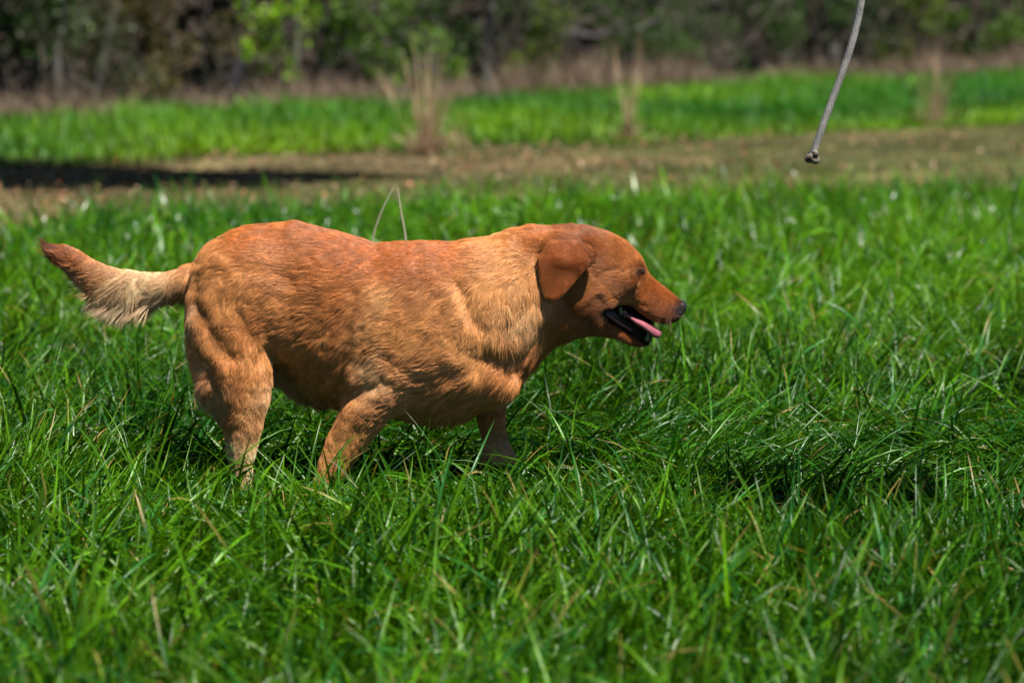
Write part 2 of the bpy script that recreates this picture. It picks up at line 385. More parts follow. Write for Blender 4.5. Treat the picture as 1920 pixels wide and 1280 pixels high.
def plant(name, x, y, size, zc, n, leaf, col, label, cat, group, seed, stems=6, stemcol=(.12, .09, .07), k=14, sr=.010, reach=None):
    r = np.random.default_rng(seed)
    root = empty(name, (x, y, 0), label=label, cat=cat, group=group)
    C = blobs((0, 0, zc), size, k, n, r)
    v, f, c = leaves(C, leaf, r, col)
    o = npmesh('foliage', v, f, M_leaf, root, col=c, smooth=False)
    P = []
    for s in range(stems):
        a = r.uniform(0, 6.28); t = C[r.integers(0, n)]
        b = np.array([math.cos(a)*size[0]*.12, math.sin(a)*size[1]*.12, -.03])
        pts = wander(b, t, 9, .10*size[2], r); P.append((pts, np.linspace(sr, sr*.3, 9)*r.uniform(.6, 1.4)))
        for q in range(3):
            j = r.integers(3, 8); e = pts[j]+r.normal(0, 1, 3)*np.asarray(size)*.28; e[2] = max(e[2], .1)
            P.append((wander(pts[j], e, 6, .05*size[2], r), np.linspace(sr*.5, sr*.15, 6)))
    v, f = tubes(P, 5)
    npmesh('stems', v, f, M_bark, root, col=np.asarray(stemcol))
    return root
def tree(name, x, y, h, rad, crown_z, crown, n, leaf, col, barkcol, label, group, seed, lean=(0, 0), limbs=7, bend=.15, nk=22):
    r = np.random.default_rng(seed)
    root = empty(name, (x, y, 0), label=label, cat='tree', group=group)
    pts = wander((0, 0, -.06), (lean[0], lean[1], h), 16, bend, r); rr = np.linspace(rad, rad*.35, 16); rr[0] *= 1.5; rr[1] *= 1.12
    v0, f0 = tubes([(pts, rr)], 10)
    P = []
    top = pts[-1]
    for q in range(limbs):
        j = r.integers(6, 16); a = r.uniform(0, 6.28)
        e = pts[j]+np.array([math.cos(a)*crown[0], math.sin(a)*crown[1], r.uniform(.1, .7)*crown[2]])*r.uniform(.5, .95)
        L = wander(pts[j], e, 9, .12, r); P.append((L, np.linspace(rr[j]*.6, .006, 9)))
        for z in range(3):
            k = r.integers(3, 8); P.append((wander(L[k], L[k]+r.normal(0, .35, 3)*np.asarray(crown)*.7, 6, .06, r), np.linspace(.012, .004, 6)))
    v, f = tubes(P, 5); npmesh('trunk', np.concatenate([v0, v]), np.concatenate([f0, f+len(v0)]), M_bark, root, col=np.asarray(barkcol)*.36)
    v, f, c = leaves(blobs((top[0], top[1], crown_z), crown, nk, n, r), leaf, r, col)
    npmesh('crown', v, f, M_leaf, root, col=c, smooth=False)
    return root
def wx(px, Y): return (px-960)/F*Y
G_dk = (.022, .045, .012); G_md = (.040, .085, .016); G_br = (.20, .36, .015); G_ol = (.085, .070, .018); G_gy = (.060, .078, .038); G_yl = (.10, .145, .010)
def wood():
    r = np.random.default_rng(12)
    # bushes at the wood's edge: px, extra distance, half size x/z, leaf count, leaf, colour, label
    B = [(30, .9, .9, .75, 2600, .022, G_md, 'mid green bush at the far left of the wood edge'),
         (150, .7, .55, .55, 1700, .020, G_gy, 'grey green twiggy bush beside the pale left saplings'),
         (235, 1.1, .45, .9, 1500, .020, G_ol, 'olive bush with thin upright stems left of the brown bush'),
         (300, .8, .6, .62, 1700, .022, G_ol, 'low olive brown bush with a gap of darkness behind it'),
         (520, .5, .30, .62, 620, .026, G_br, 'young sapling shrub with bright lime leaves hanging before the dark gap'),
         (455, 1.3, .35, .5, 700, .022, G_gy, 'dull green bush between the bluish trunk and the lime sapling'),
         (700, .7, .70, .60, 2400, .024, (.10, .20, .018), 'fresh green spreading bush above the tall dry clump'),
         (800, .9, .65, .70, 2400, .022, G_md, 'dark green rounded bush behind the tall dry clump'),
         (960, 1.0, .55, .75, 1700, .022, G_gy, 'grey green bush between the pale trunk and the tangle of bare branches'),
         (1010, .9, .40, .40, 900, .022, G_yl, 'low yellowish bush by the dark hollow in the middle'),
         (1200, .8, .70, .62, 2400, .022, G_md, 'green bush behind the single dry stalk'),
         (1330, 1.0, .75, .70, 2400, .020, G_gy, 'dull grey green bush thick with twigs right of the dry stalk'),
         (1460, .9, .60, .75, 2200, .022, G_md, 'green bush left of the hanging rope'),
         (1600, .9, .6, .8, 2200, .022, G_dk, 'dark green bush behind the hanging rope'),
         (1740, .7, .85, .8, 3600, .026, G_yl, 'large yellow green bush right of the rope'),
         (1880, .6, .75, .8, 3200, .026, (.075, .14, .016), 'bright green bush at the far right of the wood edge')]
    for k, (px, dd, hx, hz, n, lf, col, lab) in enumerate(B):
        Y = 20.7
        for _ in range(6): Y = wood_edge(wx(px, Y))+dd
        plant('bush', wx(px, Y), Y, (hx, .5, hz), hz*.95, n, lf, col, lab, 'bush', 'bushes along the wood edge', 500+k, stems=7,
              stemcol=(.17, .14, .12) if k % 2 else (.10, .08, .06))
    T = [(55, .8, .028, (.20, .19, .16), .1, 'thin grey sapling trunk at the left of the wood'), (135, .6, .03, (.30, .28, .25), -.15, 'pale leaning sapling trunk left of the olive bushes'),
         (200, .9, .034, (.27, .26, .23), .05, 'pale straight sapling trunk beside the dark gap'), (425, 1.3, .034, (.20, .20, .24), .25, 'bluish grey tree trunk bending in the dark gap'),
         (490, .9, .022, (.16, .12, .08), 0, 'thin brown sapling trunk left of the lime leaves'), (541, .7, .030, (.30, .32, .20), .08, 'mossy pale tree trunk among the lime leaves'),
         (612, 1.6, .05, (.10, .08, .07), 0, 'dark tree trunk deep in shade behind the fresh green bush'), (915, .9, .028, (.28, .27, .28), .12, 'pale whitish tree trunk above the wood edge in the middle'),
         (1065, 1.6, .06, (.08, .065, .05), .1, 'dark trunk beside the black hollow in the middle of the wood'), (1270, .7, .034, (.28, .26, .25), -.1, 'pale grey tree trunk behind the twiggy bushes'),
         (1395, 1.3, .045, (.12, .10, .09), .1, 'dark trunk left of the rope'), (1535, 1.0, .05, (.13, .10, .08), .05, 'brown trunk directly behind the rope'),
         (1700, 1.8, .06, (.09, .07, .06), .0, 'dark trunk behind the yellow green bush'), (1835, 1.5, .05, (.12, .10, .08), .1, 'brown trunk between the two right bushes')]
    for k, (px, dd, rad, bc, ln, lab) in enumerate(T):
        Y = 20.7
        for _ in range(6): Y = wood_edge(wx(px, Y))+dd
        tree('tree', wx(px, Y), Y, r.uniform(3.2, 4.6), rad, r.uniform(3.4, 4.4), (1.3, 1.3, 1.1), 1500, .07, G_md if k % 3 else G_yl, bc,
             lab, 'trees of the wood edge', 700+k, lean=(ln*2.5, r.uniform(-.2, .3)), bend=.18)
    # deeper wood: one mass nobody could count
    N = 60000
    x = r.uniform(-9, 13, N); d = r.uniform(1.3, 9, N); y = wood_edge(x)+d
    z = np.where(r.uniform(0, 1, N) < .42, r.uniform(.05, 2.0, N), r.uniform(1.9, 6.0, N))
    n = vnoise(np.stack([x*1.3, y*.8, z*1.1], 1), 61)
    ok = (n > -.15) | (z > 1.9); C = np.stack([x, y, z], 1)[ok]
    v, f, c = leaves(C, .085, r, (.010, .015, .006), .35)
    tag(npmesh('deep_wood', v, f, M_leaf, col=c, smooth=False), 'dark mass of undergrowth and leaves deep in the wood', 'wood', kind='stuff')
    # twigs
    P = []
    for k in range(520):
        x0 = r.uniform(-6, 9); y0 = wood_edge(x0)+r.uniform(.4, 2.6); z0 = r.uniform(0, .9)
        L = r.uniform(.3, 1.1); a = r.normal(0, .9); e = np.array([x0+L*math.sin(a), y0+r.normal(0, .2), z0+L*abs(math.cos(a))])
        P.append((wander((x0, y0, z0), e, 7, .12, r), np.linspace(.008, .002, 7)*r.uniform(.6, 1.3)))
    v, f = tubes(P, 4); tag(npmesh('brushwood', v, f, M_bark, col=np.array([.09, .075, .065])), 'tangle of thin bare twigs filling the edge of the wood', 'twigs', kind='stuff')
    # fallen grey branch tangle
    Y = 20.7
    for _ in range(6): Y = wood_edge(wx(1090, Y))+.45
    rt = empty('dead_branch', (wx(1040, Y), Y, 0), label='bleached bare branch arching over the middle of the wood edge', cat='branch')
    P = [(wander((-.25, 0, .25), (.75, .05, .55), 12, .10, r), np.linspace(.020, .008, 12)), (wander((-.1, .1, .10), (.62, .1, .30), 12, .10, r), np.linspace(.016, .006, 12)),
         (wander((-.3, 0, .0), (-.2, 0, .3), 6, .02, r), np.linspace(.022, .018, 6))]
    for q in range(10):
        b = P[0][0][r.integers(3, 11)]; P.append((wander(b, b+np.array([r.uniform(.1, .4), r.normal(0, .1), r.normal(.1, .18)]), 6, .05, r), np.linspace(.008, .003, 6)))
    v, f = tubes(P, 6); npmesh('limbs', v, f, M_bark, rt, col=np.array([.10, .09, .09]))
wood()

def dry_clump(px, pyb, h, n, spread, label, seed, leanx=0, thick=.006, base=True, col=((.46, .31, .17), (.60, .45, .27))):
    Y = F*CAMZ/(pyb+60)*1.0
    x = wx(px, Y); r = np.random.default_rng(seed)
    root = empty('dry_grass_clump', (x, Y, 0), label=label, cat='dry grass', group='tall dry clumps on the far side of the bare strip')
    a = r.uniform(0, 6.28, n); rad = spread*np.sqrt(r.uniform(0, 1, n))*.35
    P = np.stack([rad*np.cos(a), rad*np.sin(a), 0*a-.02], 1)
    m = r.uniform(0, 1, n)[:, None]; c = np.array(col[0])*(1-m)+np.array(col[1])*m
    L = h*(.45+.75*r.uniform(0, 1, n)**1.3)
    v, f, c = blades(P, L, r.uniform(.6, 1.3, n)*thick, a+r.normal(0, .4, n), np.abs(r.normal(.10, .12, n)), r.uniform(0, .45, n)*spread*4, c, 6, 0, r.normal(0, 1, n))
    v[:, 0] += leanx*np.clip(v[:, 2], 0, None)
    npmesh('stalks', v, f, M_dry, root, col=c)
    if base:
        k = int(n*1.3); a = r.uniform(0, 6.28, k); rad = spread*np.sqrt(r.uniform(0, 1, k))*.5
        P = np.stack([rad*np.cos(a), rad*np.sin(a), 0*a-.02], 1)
        v, f, c = blades(P, h*r.uniform(.12, .38, k), r.uniform(.6, 1.3, k)*thick, a, r.uniform(.1, .7, k), r.uniform(.3, 1.3, k), np.tile(np.array([.36, .23, .15]), (k, 1)), 4, 0, r.normal(0, 1, k))
        npmesh('tussock', v, f, M_dry, root, col=c)
    return root
dry_clump(800, 280, .62, 55, .17, 'largest tall straw coloured dry grass clump above the middle of the dog', 1, 0, .010)
dry_clump(752, 222, .38, 7, .12, 'few dry stalks leaning left beside the largest dry clump', 2, -.45, .010, False)
dry_clump(1178, 262, .62, 22, .035, 'narrow upright dry stalk cluster left of the hanging rope', 3, .03, .008)
dry_clump(1752, 232, .62, 60, .18, 'reddish tan dry clump right of the hanging rope', 4, 0, .005, True, ((.36, .23, .13), (.46, .33, .20)))
dry_clump(862, 272, .24, 14, .10, 'small tan dry tuft just right of the largest dry clump', 5, -.1, .006, False)

def dry_stem(pts, r0, label):
    o3 = pts[0]; v, f = tubes([(np.array(pts), np.linspace(r0, r0*.6, len(pts)))], 6)
    tag(npmesh('dead_weed', v, f, M_dry, col=np.array([.50, .46, .30]), origin=o3), label, 'dead weed', 'pale stems behind the dog')
def pt(px, py, Y): a, b, c = at(px, py, Y); return (float(a), float(b), float(c))
Ys = 6.25
b = pt(690, 700, Ys); dry_stem([(b[0], Ys, 0), pt(686, 560, Ys), pt(694, 470, Ys), pt(703, 430, Ys), pt(712, 405, Ys), pt(722, 382, Ys), pt(738, 352, Ys)], .0028, 'curved left one of the two pale dry stems rising behind the back')
b = pt(775, 700, Ys); dry_stem([(b[0], Ys, 0), pt(768, 540, Ys), pt(762, 460, Ys), pt(758, 430, Ys), pt(752, 400, Ys), pt(745, 352, Ys)], .0030, 'straighter right one of the two pale dry stems rising behind the back')

# ------------------------------------------------------------------ added off-frame trees: one shades the strip at the left, one carries the rope
tree('tree', -3.3, 12.5, 4.4, .12, 4.2, (2.5, 1.0, .30), 11000, .085, G_md, (.16, .12, .09), 'broad leafy tree added unseen outside the left edge to shade the bare strip', None, 901, lean=(2.1, 0), limbs=9, nk=60)
t2 = tree('tree', 4.6, 5.2, 4.4, .14, 5.2, (1.2, 1.2, .9), 3000, .07, G_md, (.15, .12, .09), 'leafy tree added unseen outside the right edge to hold the rope and shade the grass', None, 902, limbs=6)
r_ = np.random.default_rng(4); v, f = tubes([(wander((0, 0, 1.9), (-3.62, .38, 2.52), 14, .04, r_), np.linspace(.06, .022, 14))], 10)
npmesh('limb', v, f, M_bark, t2, col=np.array([.15, .12, .09]))
v, f = tubes([(wander((0, 0, 2.4), (-3.1, -1.3, 3.0), 14, .04, r_), np.linspace(.05, .010, 14))], 10)
npmesh('limb', v, f, M_bark, t2, col=np.array([.15, .12, .09]))
Ls = []  # added leaf sprays overhead, out of view, that shade patches of the grass
for (tx, ty, sx, sy, n_) in ((.57, 4.93, .15, .13, 420), (.74, 4.86, .08, .09, 180), (1.06, 4.78, .12, .10, 260), (1.22, 6.45, .12, .15, 90), (-.62, 6.05, .0, .0, 0)):
    if n_: Ls.append(blobs((tx+.32/.93*2.9-4.6, ty-.30/.93*2.9-5.2, 3.0), (sx*1.6, sy*1.7, .06), 14, n_*2, r_))
v, f, c = leaves(np.concatenate(Ls), .042, r_, G_md); npmesh('foliage', v, f, M_leaf, t2, col=c, smooth=False)

# ------------------------------------------------------------------ rope
def rope():
    Yr = 5.58
    kx = [(1640, -620), (1643, -420), (1636, -220), (1626, -90), (1616, 0), (1606, 50), (1594, 95), (1580, 135), (1566, 172), (1554, 205), (1541, 240), (1530, 270), (1524, 290)]
    K = np.array([pt(a, b, Yr) for a, b in kx]); K[0] = (.98, Yr, 2.50)
    # resample finely
    s = np.concatenate([[0], np.cumsum(np.linalg.norm(np.diff(K, axis=0), axis=1))])
    n = 1500; t = np.linspace(0, s[-1], n)
    P = np.stack([np.interp(t, s, K[:, i]) for i in range(3)], 1)
    ker = np.hanning(121); ker /= ker.sum()
    for i in range(3):
        e = np.concatenate([np.full(60, P[0, i]), P[:, i], P[-1, i]+(P[-1, i]-P[-2, i])*np.arange(1, 61)]); P[:, i] = np.convolve(e, ker, 'valid')
    tg = np.gradient(P, axis=0); tg /= np.linalg.norm(tg, axis=1)[:, None]
    a = np.cross(tg, (0, 1, 0)); a /= np.linalg.norm(a, axis=1)[:, None]; b = np.cross(tg, a)
    m = 40; th = np.arange(m)*2*math.pi/m
    R0 = .0071*(1-.06*np.clip((t-(s[-1]-.3))/.3, 0, 1))
    w1 = np.abs(np.sin(3*th[None]+t[:, None]*230)); w2 = np.abs(np.sin(3*th[None]-t[:, None]*230))
    sel = (np.sin(3*th[None]+t[:, None]*230)*np.sin(3*th[None]-t[:, None]*230)) > 0
    braid = np.where(sel, w1, w2)
    R = R0[:, None]*(.89+.17*braid**.7)
    V = P[:, None]+(a[:, None]*np.cos(th)[None, :, None]+b[:, None]*np.sin(th)[None, :, None])*R[..., None]
    i = np.arange(n*m).reshape(n, m); j = np.roll(i, -1, 1)
    Q = np.stack([i[:-1], j[:-1], j[1:], i[1:]], -1).reshape(-1, 4)
    dirt = np.clip(.75+.25*vnoise(V.reshape(-1, 3)*60, 8)+.12*vnoise(V.reshape(-1, 3)*300, 9), .3, 1.1)[:, None]
    col = np.array([.40, .38, .35])*(.72+.28*braid.reshape(-1, 1))*dirt
    mr = material('rope_fibre', rough=.85, spec=.2, bump=(900, .5, .001))
    root = empty('rope', tuple(P[0]), label='grey braided rope hanging from above at the right with a knotted end', cat='rope')
    npmesh('cord', V.reshape(-1, 3)-np.array(P[0]), Q, mr, root, col=col)
    # overhand knot as a trefoil-like lump of the same cord
    c0 = np.array(pt(1524, 295, Yr)); u = np.linspace(0, 2*math.pi, 160)
    kx = (np.sin(u)+1.6*np.sin(2*u)); kz = (np.cos(u)-1.6*np.cos(2*u)); ky = -np.sin(3*u)
    Kp = c0+np.stack([kx*.0042, ky*.0066, kz*.0040], 1)
    th2 = .9; ca, sa = math.cos(th2), math.sin(th2); d = Kp-c0
    Kp = c0+np.stack([d[:, 0]*ca-d[:, 2]*sa, d[:, 1], d[:, 0]*sa+d[:, 2]*ca], 1)
    v1, f1 = tubes([(Kp, .0058+.0004*np.sin(u*40))], 14)
    e = np.array(pt(1532, 304, Yr)); v2, f2 = tubes([(np.linspace(c0, e, 8), np.array([.005, .0065, .006, .006, .0065, .006, .0065, .003]))], 12)
    v = np.concatenate([v1, v2]); f = np.concatenate([f1, f2+len(v1)])
    cc = np.array([.20, .165, .135])*np.clip(.7+.6*vnoise(v*160, 8), .25, 1.3)[:, None]
    npmesh('knot', v-np.array(P[0]), f, mr, root, col=cc)
rope()

# ------------------------------------------------------------------ the dog: implicit body -> one mesh
STEP = .0027
class Field:
    def __init__(s, lo, hi, step):
        s.lo = np.array(lo, np.float64); s.h = step
        s.n = np.ceil((np.array(hi)-s.lo)/step).astype(int)+1
        s.v = np.full(tuple(s.n), .05, np.float32)
        s.ax = [(s.lo[i]+np.arange(s.n[i])*step).astype(np.float32) for i in range(3)]
    def win(s, lo, hi):
        a = np.clip(((np.array(lo)-s.lo)/s.h).astype(int), 0, s.n-1); b = np.clip(((np.array(hi)-s.lo)/s.h).astype(int)+2, 1, s.n)
        sl = tuple(slice(a[i], b[i]) for i in range(3))
        X = s.ax[0][sl[0]][:, None, None]; Y = s.ax[1][sl[1]][None, :, None]; Z = s.ax[2][sl[2]][None, None, :]
        return sl, X, Y, Z
    def union(s, fn, lo, hi, k):
        m = .03
        sl, X, Y, Z = s.win(np.array(lo)-m, np.array(hi)+m); g = fn(X, Y, Z).astype(np.float32); a = s.v[sl]
        h = np.maximum(k-np.abs(a-g), 0)/k; s.v[sl] = np.minimum(a, g)-h*h*k*.25
    def cut(s, fn, lo, hi, k):
        m = .02
        sl, X, Y, Z = s.win(np.array(lo)-m, np.array(hi)+m); g = -fn(X, Y, Z).astype(np.float32); a = s.v[sl]
        h = np.maximum(k-np.abs(a-g), 0)/k; s.v[sl] = np.maximum(a, g)+h*h*k*.25
def loftx(tab, p=2.2, sm=17):
    """tab rows: x, top, bottom, half width, centre w   (picture px, px, px, m, m) -> body along x"""
    T = np.array(tab, float)
    if sm:
        xs = np.arange(T[0, 0], T[-1, 0]+.5, 1.0); Dn = np.stack([xs]+[np.interp(xs, T[:, 0], T[:, i]) for i in range(1, 5)], 1)
        kr = np.hanning(sm+2)[1:-1]; kr /= kr.sum(); h_ = sm//2
        for i in range(1, 5):
            e = np.concatenate([2*Dn[0, i]-Dn[1:h_+1, i][::-1], Dn[:, i], 2*Dn[-1, i]-Dn[-h_-1:-1, i][::-1]]); Dn[:, i] = np.convolve(e, kr, 'valid')
        T = Dn
    x = T[:, 0]/1000; zc = (T[:, 1]+T[:, 2])/2000; hz = (T[:, 2]-T[:, 1])/2000; hw = T[:, 3]; cw = T[:, 4]
    def fn(X, Y, Z):
        xi = X.ravel()
        f = [np.interp(xi, x, q)[:, None, None] for q in (zc, hz, hw, cw)]
        H = np.maximum(f[1], .0015); Wd = np.maximum(f[2], .0015)
        rho = (np.abs((Z-f[0])/H)**p+np.abs((Y-f[3])/Wd)**p)**(1/p)
        m = np.minimum(H, Wd)
        g = (rho-1)*m
        end = np.maximum(x[0]-xi, xi-x[-1])[:, None, None]
        return np.maximum(g, end)
    lo = (x[0], (cw-hw).min(), (zc-hz).min()); hi = (x[-1], (cw+hw).max(), (zc+hz).max())
    return fn, lo, hi
def loftz(tab, p=2.1):
    """tab rows: y px, front x px, rear x px, half thickness, centre w -> limb along the vertical"""
    T = np.array(tab, float); z = T[:, 0]/1000; xc = (T[:, 1]+T[:, 2])/2000; hx = np.abs(T[:, 2]-T[:, 1])/2000; hw = T[:, 3]; cw = T[:, 4]
    def fn(X, Y, Z):
        zi = Z.ravel()
        f = [np.interp(zi, z, q)[None, None, :] for q in (xc, hx, hw, cw)]
        H = np.maximum(f[1], .0015); Wd = np.maximum(f[2], .0015)
        rho = (np.abs((X-f[0])/H)**p+np.abs((Y-f[3])/Wd)**p)**(1/p)
        g = (rho-1)*np.minimum(H, Wd)
        end = np.maximum(z[0]-zi, zi-z[-1])[None, None, :]
        return np.maximum(g, end)
    return fn, ((xc-hx).min(), (cw-hw).min(), z[0]), ((xc+hx).max(), (cw+hw).max(), z[-1])
def ell(c, r, rot=0):
    c = np.array([c[0]/1000, c[2], c[1]/1000]); r = np.array([r[0]/1000, r[2], r[1]/1000]); ca, sa = math.cos(rot), math.sin(rot)
    def fn(X, Y, Z):
        dx = X-c[0]; dz = Z-c[2]; u = dx*ca+dz*sa; v = -dx*sa+dz*ca
        k0 = np.sqrt((u/r[0])**2+((Y-c[1])/r[1])**2+(v/r[2])**2)
        return (k0-1)*r.min()
    m = max(r[0], r[2]); return fn, (c[0]-m, c[1]-r[1], c[2]-m), (c[0]+m, c[1]+r[1], c[2]+m)
def cap(a, b, ra, rb):
    a = np.array([a[0]/1000, a[2], a[1]/1000]); b = np.array([b[0]/1000, b[2], b[1]/1000]); d = b-a; L2 = d@d
    def fn(X, Y, Z):
        t = np.clip(((X-a[0])*d[0]+(Y-a[1])*d[1]+(Z-a[2])*d[2])/L2, 0, 1)
        return np.sqrt((X-a[0]-d[0]*t)**2+(Y-a[1]-d[1]*t)**2+(Z-a[2]-d[2]*t)**2)-(ra+(rb-ra)*t)
    m = max(ra, rb); return fn, np.minimum(a, b)-m, np.maximum(a, b)+m
def polydist(X, Z, poly):
    """signed distance (X,Z broadcast 2-D) to a closed polygon, inside negative"""
    d = np.full(np.broadcast(X, Z).shape, 9.); ins = np.zeros(d.shape, bool); n = len(poly)
    for i in range(n):
        ax_, az = poly[i]; bx, bz = poly[(i+1) % n]; ex, ez = bx-ax_, bz-az
        t = np.clip(((X-ax_)*ex+(Z-az)*ez)/(ex*ex+ez*ez), 0, 1)
        d = np.minimum(d, np.hypot(X-ax_-ex*t, Z-az-ez*t))
        c = ((az > Z) != (bz > Z)) & (X < (bx-ax_)*(Z-az)/(bz-az+1e-12)+ax_); ins ^= c
    return np.where(ins, -d, d)
def segdist(x, z, line):
    d = np.full(len(x), 9.)
    for (ax_, az), (bx, bz) in zip(line[:-1], line[1:]):
        ex, ez = bx-ax_, bz-az; t = np.clip(((x-ax_)*ex+(z-az)*ez)/(ex*ex+ez*ez), 0, 1)
        d = np.minimum(d, np.hypot(x-ax_-ex*t, z-az-ez*t))
    return d
def surface(fd):
    """naive surface nets -> verts in field space, quads"""
    v = fd.v; s = v < 0; n = np.array(v.shape)
    acc = np.zeros(n-1, np.int8)
    for dx in (0, 1):
        for dy in (0, 1):
            for dz in (0, 1): acc += s[dx:n[0]-1+dx, dy:n[1]-1+dy, dz:n[2]-1+dz]
    cell = np.argwhere((acc > 0) & (acc < 8)); N = len(cell)
    idx = np.full(n-1, -1, np.int32); idx[tuple(cell.T)] = np.arange(N)
    co = [(a, b, c) for a in (0, 1) for b in (0, 1) for c in (0, 1)]
    vals = {o: v[cell[:, 0]+o[0], cell[:, 1]+o[1], cell[:, 2]+o[2]] for o in co}
    S = np.zeros((N, 3)); K = np.zeros(N)
    for a in co:
        for ax in range(3):
            if a[ax] == 0:
                b = list(a); b[ax] = 1; b = tuple(b); va, vb = vals[a], vals[b]
                m = (va < 0) != (vb < 0); t = np.where(m, va/np.where(m, va-vb, 1), 0)
                p = np.tile(np.array(a, float), (N, 1)); p[:, ax] += t
                S += p*m[:, None]; K += m
    P = fd.lo+(cell+S/K[:, None])*fd.h
    Q = []
    for ax in range(3):
        u, w_ = [(1, 2), (2, 0), (0, 1)][ax]
        lo = [slice(1, n[i]-1) for i in range(3)]; lo[ax] = slice(0, n[ax]-1); hi = list(lo); hi[ax] = slice(1, n[ax])
        a, b = s[tuple(lo)], s[tuple(hi)]; off = np.array([1, 1, 1]); off[ax] = 0
        for flip, msk in ((0, a & ~b), (1, ~a & b)):
            g = np.argwhere(msk)+off
            if not len(g): continue
            e1 = np.zeros(3, int); e1[u] = 1; e2 = np.zeros(3, int); e2[w_] = 1
            q = np.stack([idx[tuple((g-e1-e2).T)], idx[tuple((g-e2).T)], idx[tuple(g.T)], idx[tuple((g-e1).T)]], 1)
            Q.append(q[:, ::-1] if flip else q)
    return P, np.concatenate(Q)
def smooth_mesh(P, Q, it, lam=.5):
    E = np.concatenate([Q[:, [0, 1]], Q[:, [1, 2]], Q[:, [2, 3]], Q[:, [3, 0]]]); n = len(P)
    deg = np.bincount(E.ravel(), minlength=n)[:, None]
    for _ in range(it):
        A = np.stack([np.bincount(E[:, 0], P[E[:, 1], i], n)+np.bincount(E[:, 1], P[E[:, 0], i], n) for i in range(3)], 1)
        P = P+lam*(A/np.maximum(deg, 1)-P)
    return P
def normals(P, Q):
    fn = np.cross(P[Q[:, 2]]-P[Q[:, 0]], P[Q[:, 3]]-P[Q[:, 1]]); N = np.zeros_like(P)
    for i in range(3):
        for k in range(4): N[:, i] += np.bincount(Q[:, k], fn[:, i], len(P))
    return N/(np.linalg.norm(N, axis=1)[:, None]+1e-12)

YD = 5.33
def to_world(P):
    """field (x px/1000, w, y px/1000) -> world"""
    x, _, z = at(P[:, 0]*1000, P[:, 2]*1000, YD)
    return np.stack([x, YD+P[:, 1], z], 1)

fd = Field((.065, -.175, .395), (1.31, .165, .965), STEP)
U = lambda prim, k: fd.union(*prim, k)
# torso and neck: traced top and underside
torso = [(361, 520, 545, .012, 0), (364, 500, 575, .035, 0), (370, 486, 600, .055, 0), (380, 468, 625, .075, 0), (396, 454, 640, .088, 0), (420, 441, 652, .098, 0), (445, 429, 662, .105, 0), (475, 422, 676, .110, 0),
         (505, 421, 676, .110, 0), (540, 418, 698, .108, 0), (556, 416, 712, .107, 0), (590, 424, 742, .112, 0), (630, 434, 765, .120, 0), (660, 443, 775, .126, 0), (706, 458, 775, .132, 0),
         (750, 455, 785, .134, 0), (790, 453, 791, .133, 0), (837, 455, 792, .130, 0), (856, 456, 790, .128, 0), (880, 449, 782, .125, 0), (920, 445, 760, .117, 0), (940, 438, 748, .110, 0),
         (957, 431, 733, .104, 0), (978, 426, 710, .096, 0), (1000, 422, 686, .088, 0), (1025, 424, 658, .078, 0), (1050, 425, 640, .070, .002), (1075, 430, 630, .060, .004)]
U(loftx(torso, 2.25, 31), .004)
# shoulders / upper arms, hips
for s in (-1, 1):
    U(ell((800, 610, s*.078), (100, 130, .052), .25), .03)
    U(ell((455, 545, s*.070), (75, 90, .050), .1), .03)
    U(ell((905, 560, s*.06), (62, 85, .042), -.4), .03)
# head
head = [(1030, 440, 610, .050, .002), (1050, 428, 622, .062, .003), (1075, 424, 626, .069, .004), (1100, 424, 624, .072, .006), (1126, 432, 615, .071, .009), (1142, 437, 592, .069, .012), (1157, 444, 574, .065, .015), (1179, 458, 573, .058, .021),
        (1190, 469, 580, .053, .025), (1200, 483, 589, .047, .029), (1209, 498, 597, .041, .033), (1218, 517, 603, .037, .036), (1236, 534, 611, .034, .042), (1250, 545, 613, .032, .047), (1262, 554, 612, .030, .051),
        (1273, 564, 607, .026, .055), (1281, 571, 599, .020, .058), (1286, 577, 591, .012, .060)]
U(loftx(head, 2.75, 15), .012)
jaw = [(1062, 590, 634, .040, .006), (1085, 592, 629, .044, .008), (1109, 594, 626, .043, .011), (1128, 592, 631, .039, .014), (1140, 600, 634, .036, .017), (1157, 610, 637, .032, .022), (1170, 619, 643, .029, .026),
       (1187, 631, 651, .025, .032), (1200, 639, 654, .021, .036), (1212, 645, 654, .016, .040), (1221, 646, 651, .007, .043)]
U(loftx(jaw, 2.3, 9), .010)
# brow, cheek bone, cheek muscle
U(ell((1186, 490, -.006), (20, 11, .016), .55), .014)
U(ell((1150, 525, -.038), (42, 17, .012), -.15), .026)
U(ell((1108, 562, -.044), (36, 32, .018), .2), .024)
U(ell((1187, 489, .055), (20, 11, .016), .55), .012)
# mouth cavity between the lips
mouth_poly = [(1.128, .582), (1.136, .574), (1.150, .571), (1.168, .573), (1.186, .580), (1.201, .591), (1.219, .604), (1.240, .6125), (1.262, .616), (1.262, .64), (1.228, .645), (1.221, .646), (1.208, .640), (1.190, .630), (1.172, .618), (1.152, .605), (1.138, .594)]
def mouth(X, Y, Z):
    g = polydist(X[:, 0, :], Z[0], mouth_poly)[:, None, :]
    return g+0*Y
fd.cut(mouth, (1.12, -.08, .56), (1.27, .12, .655), .004)
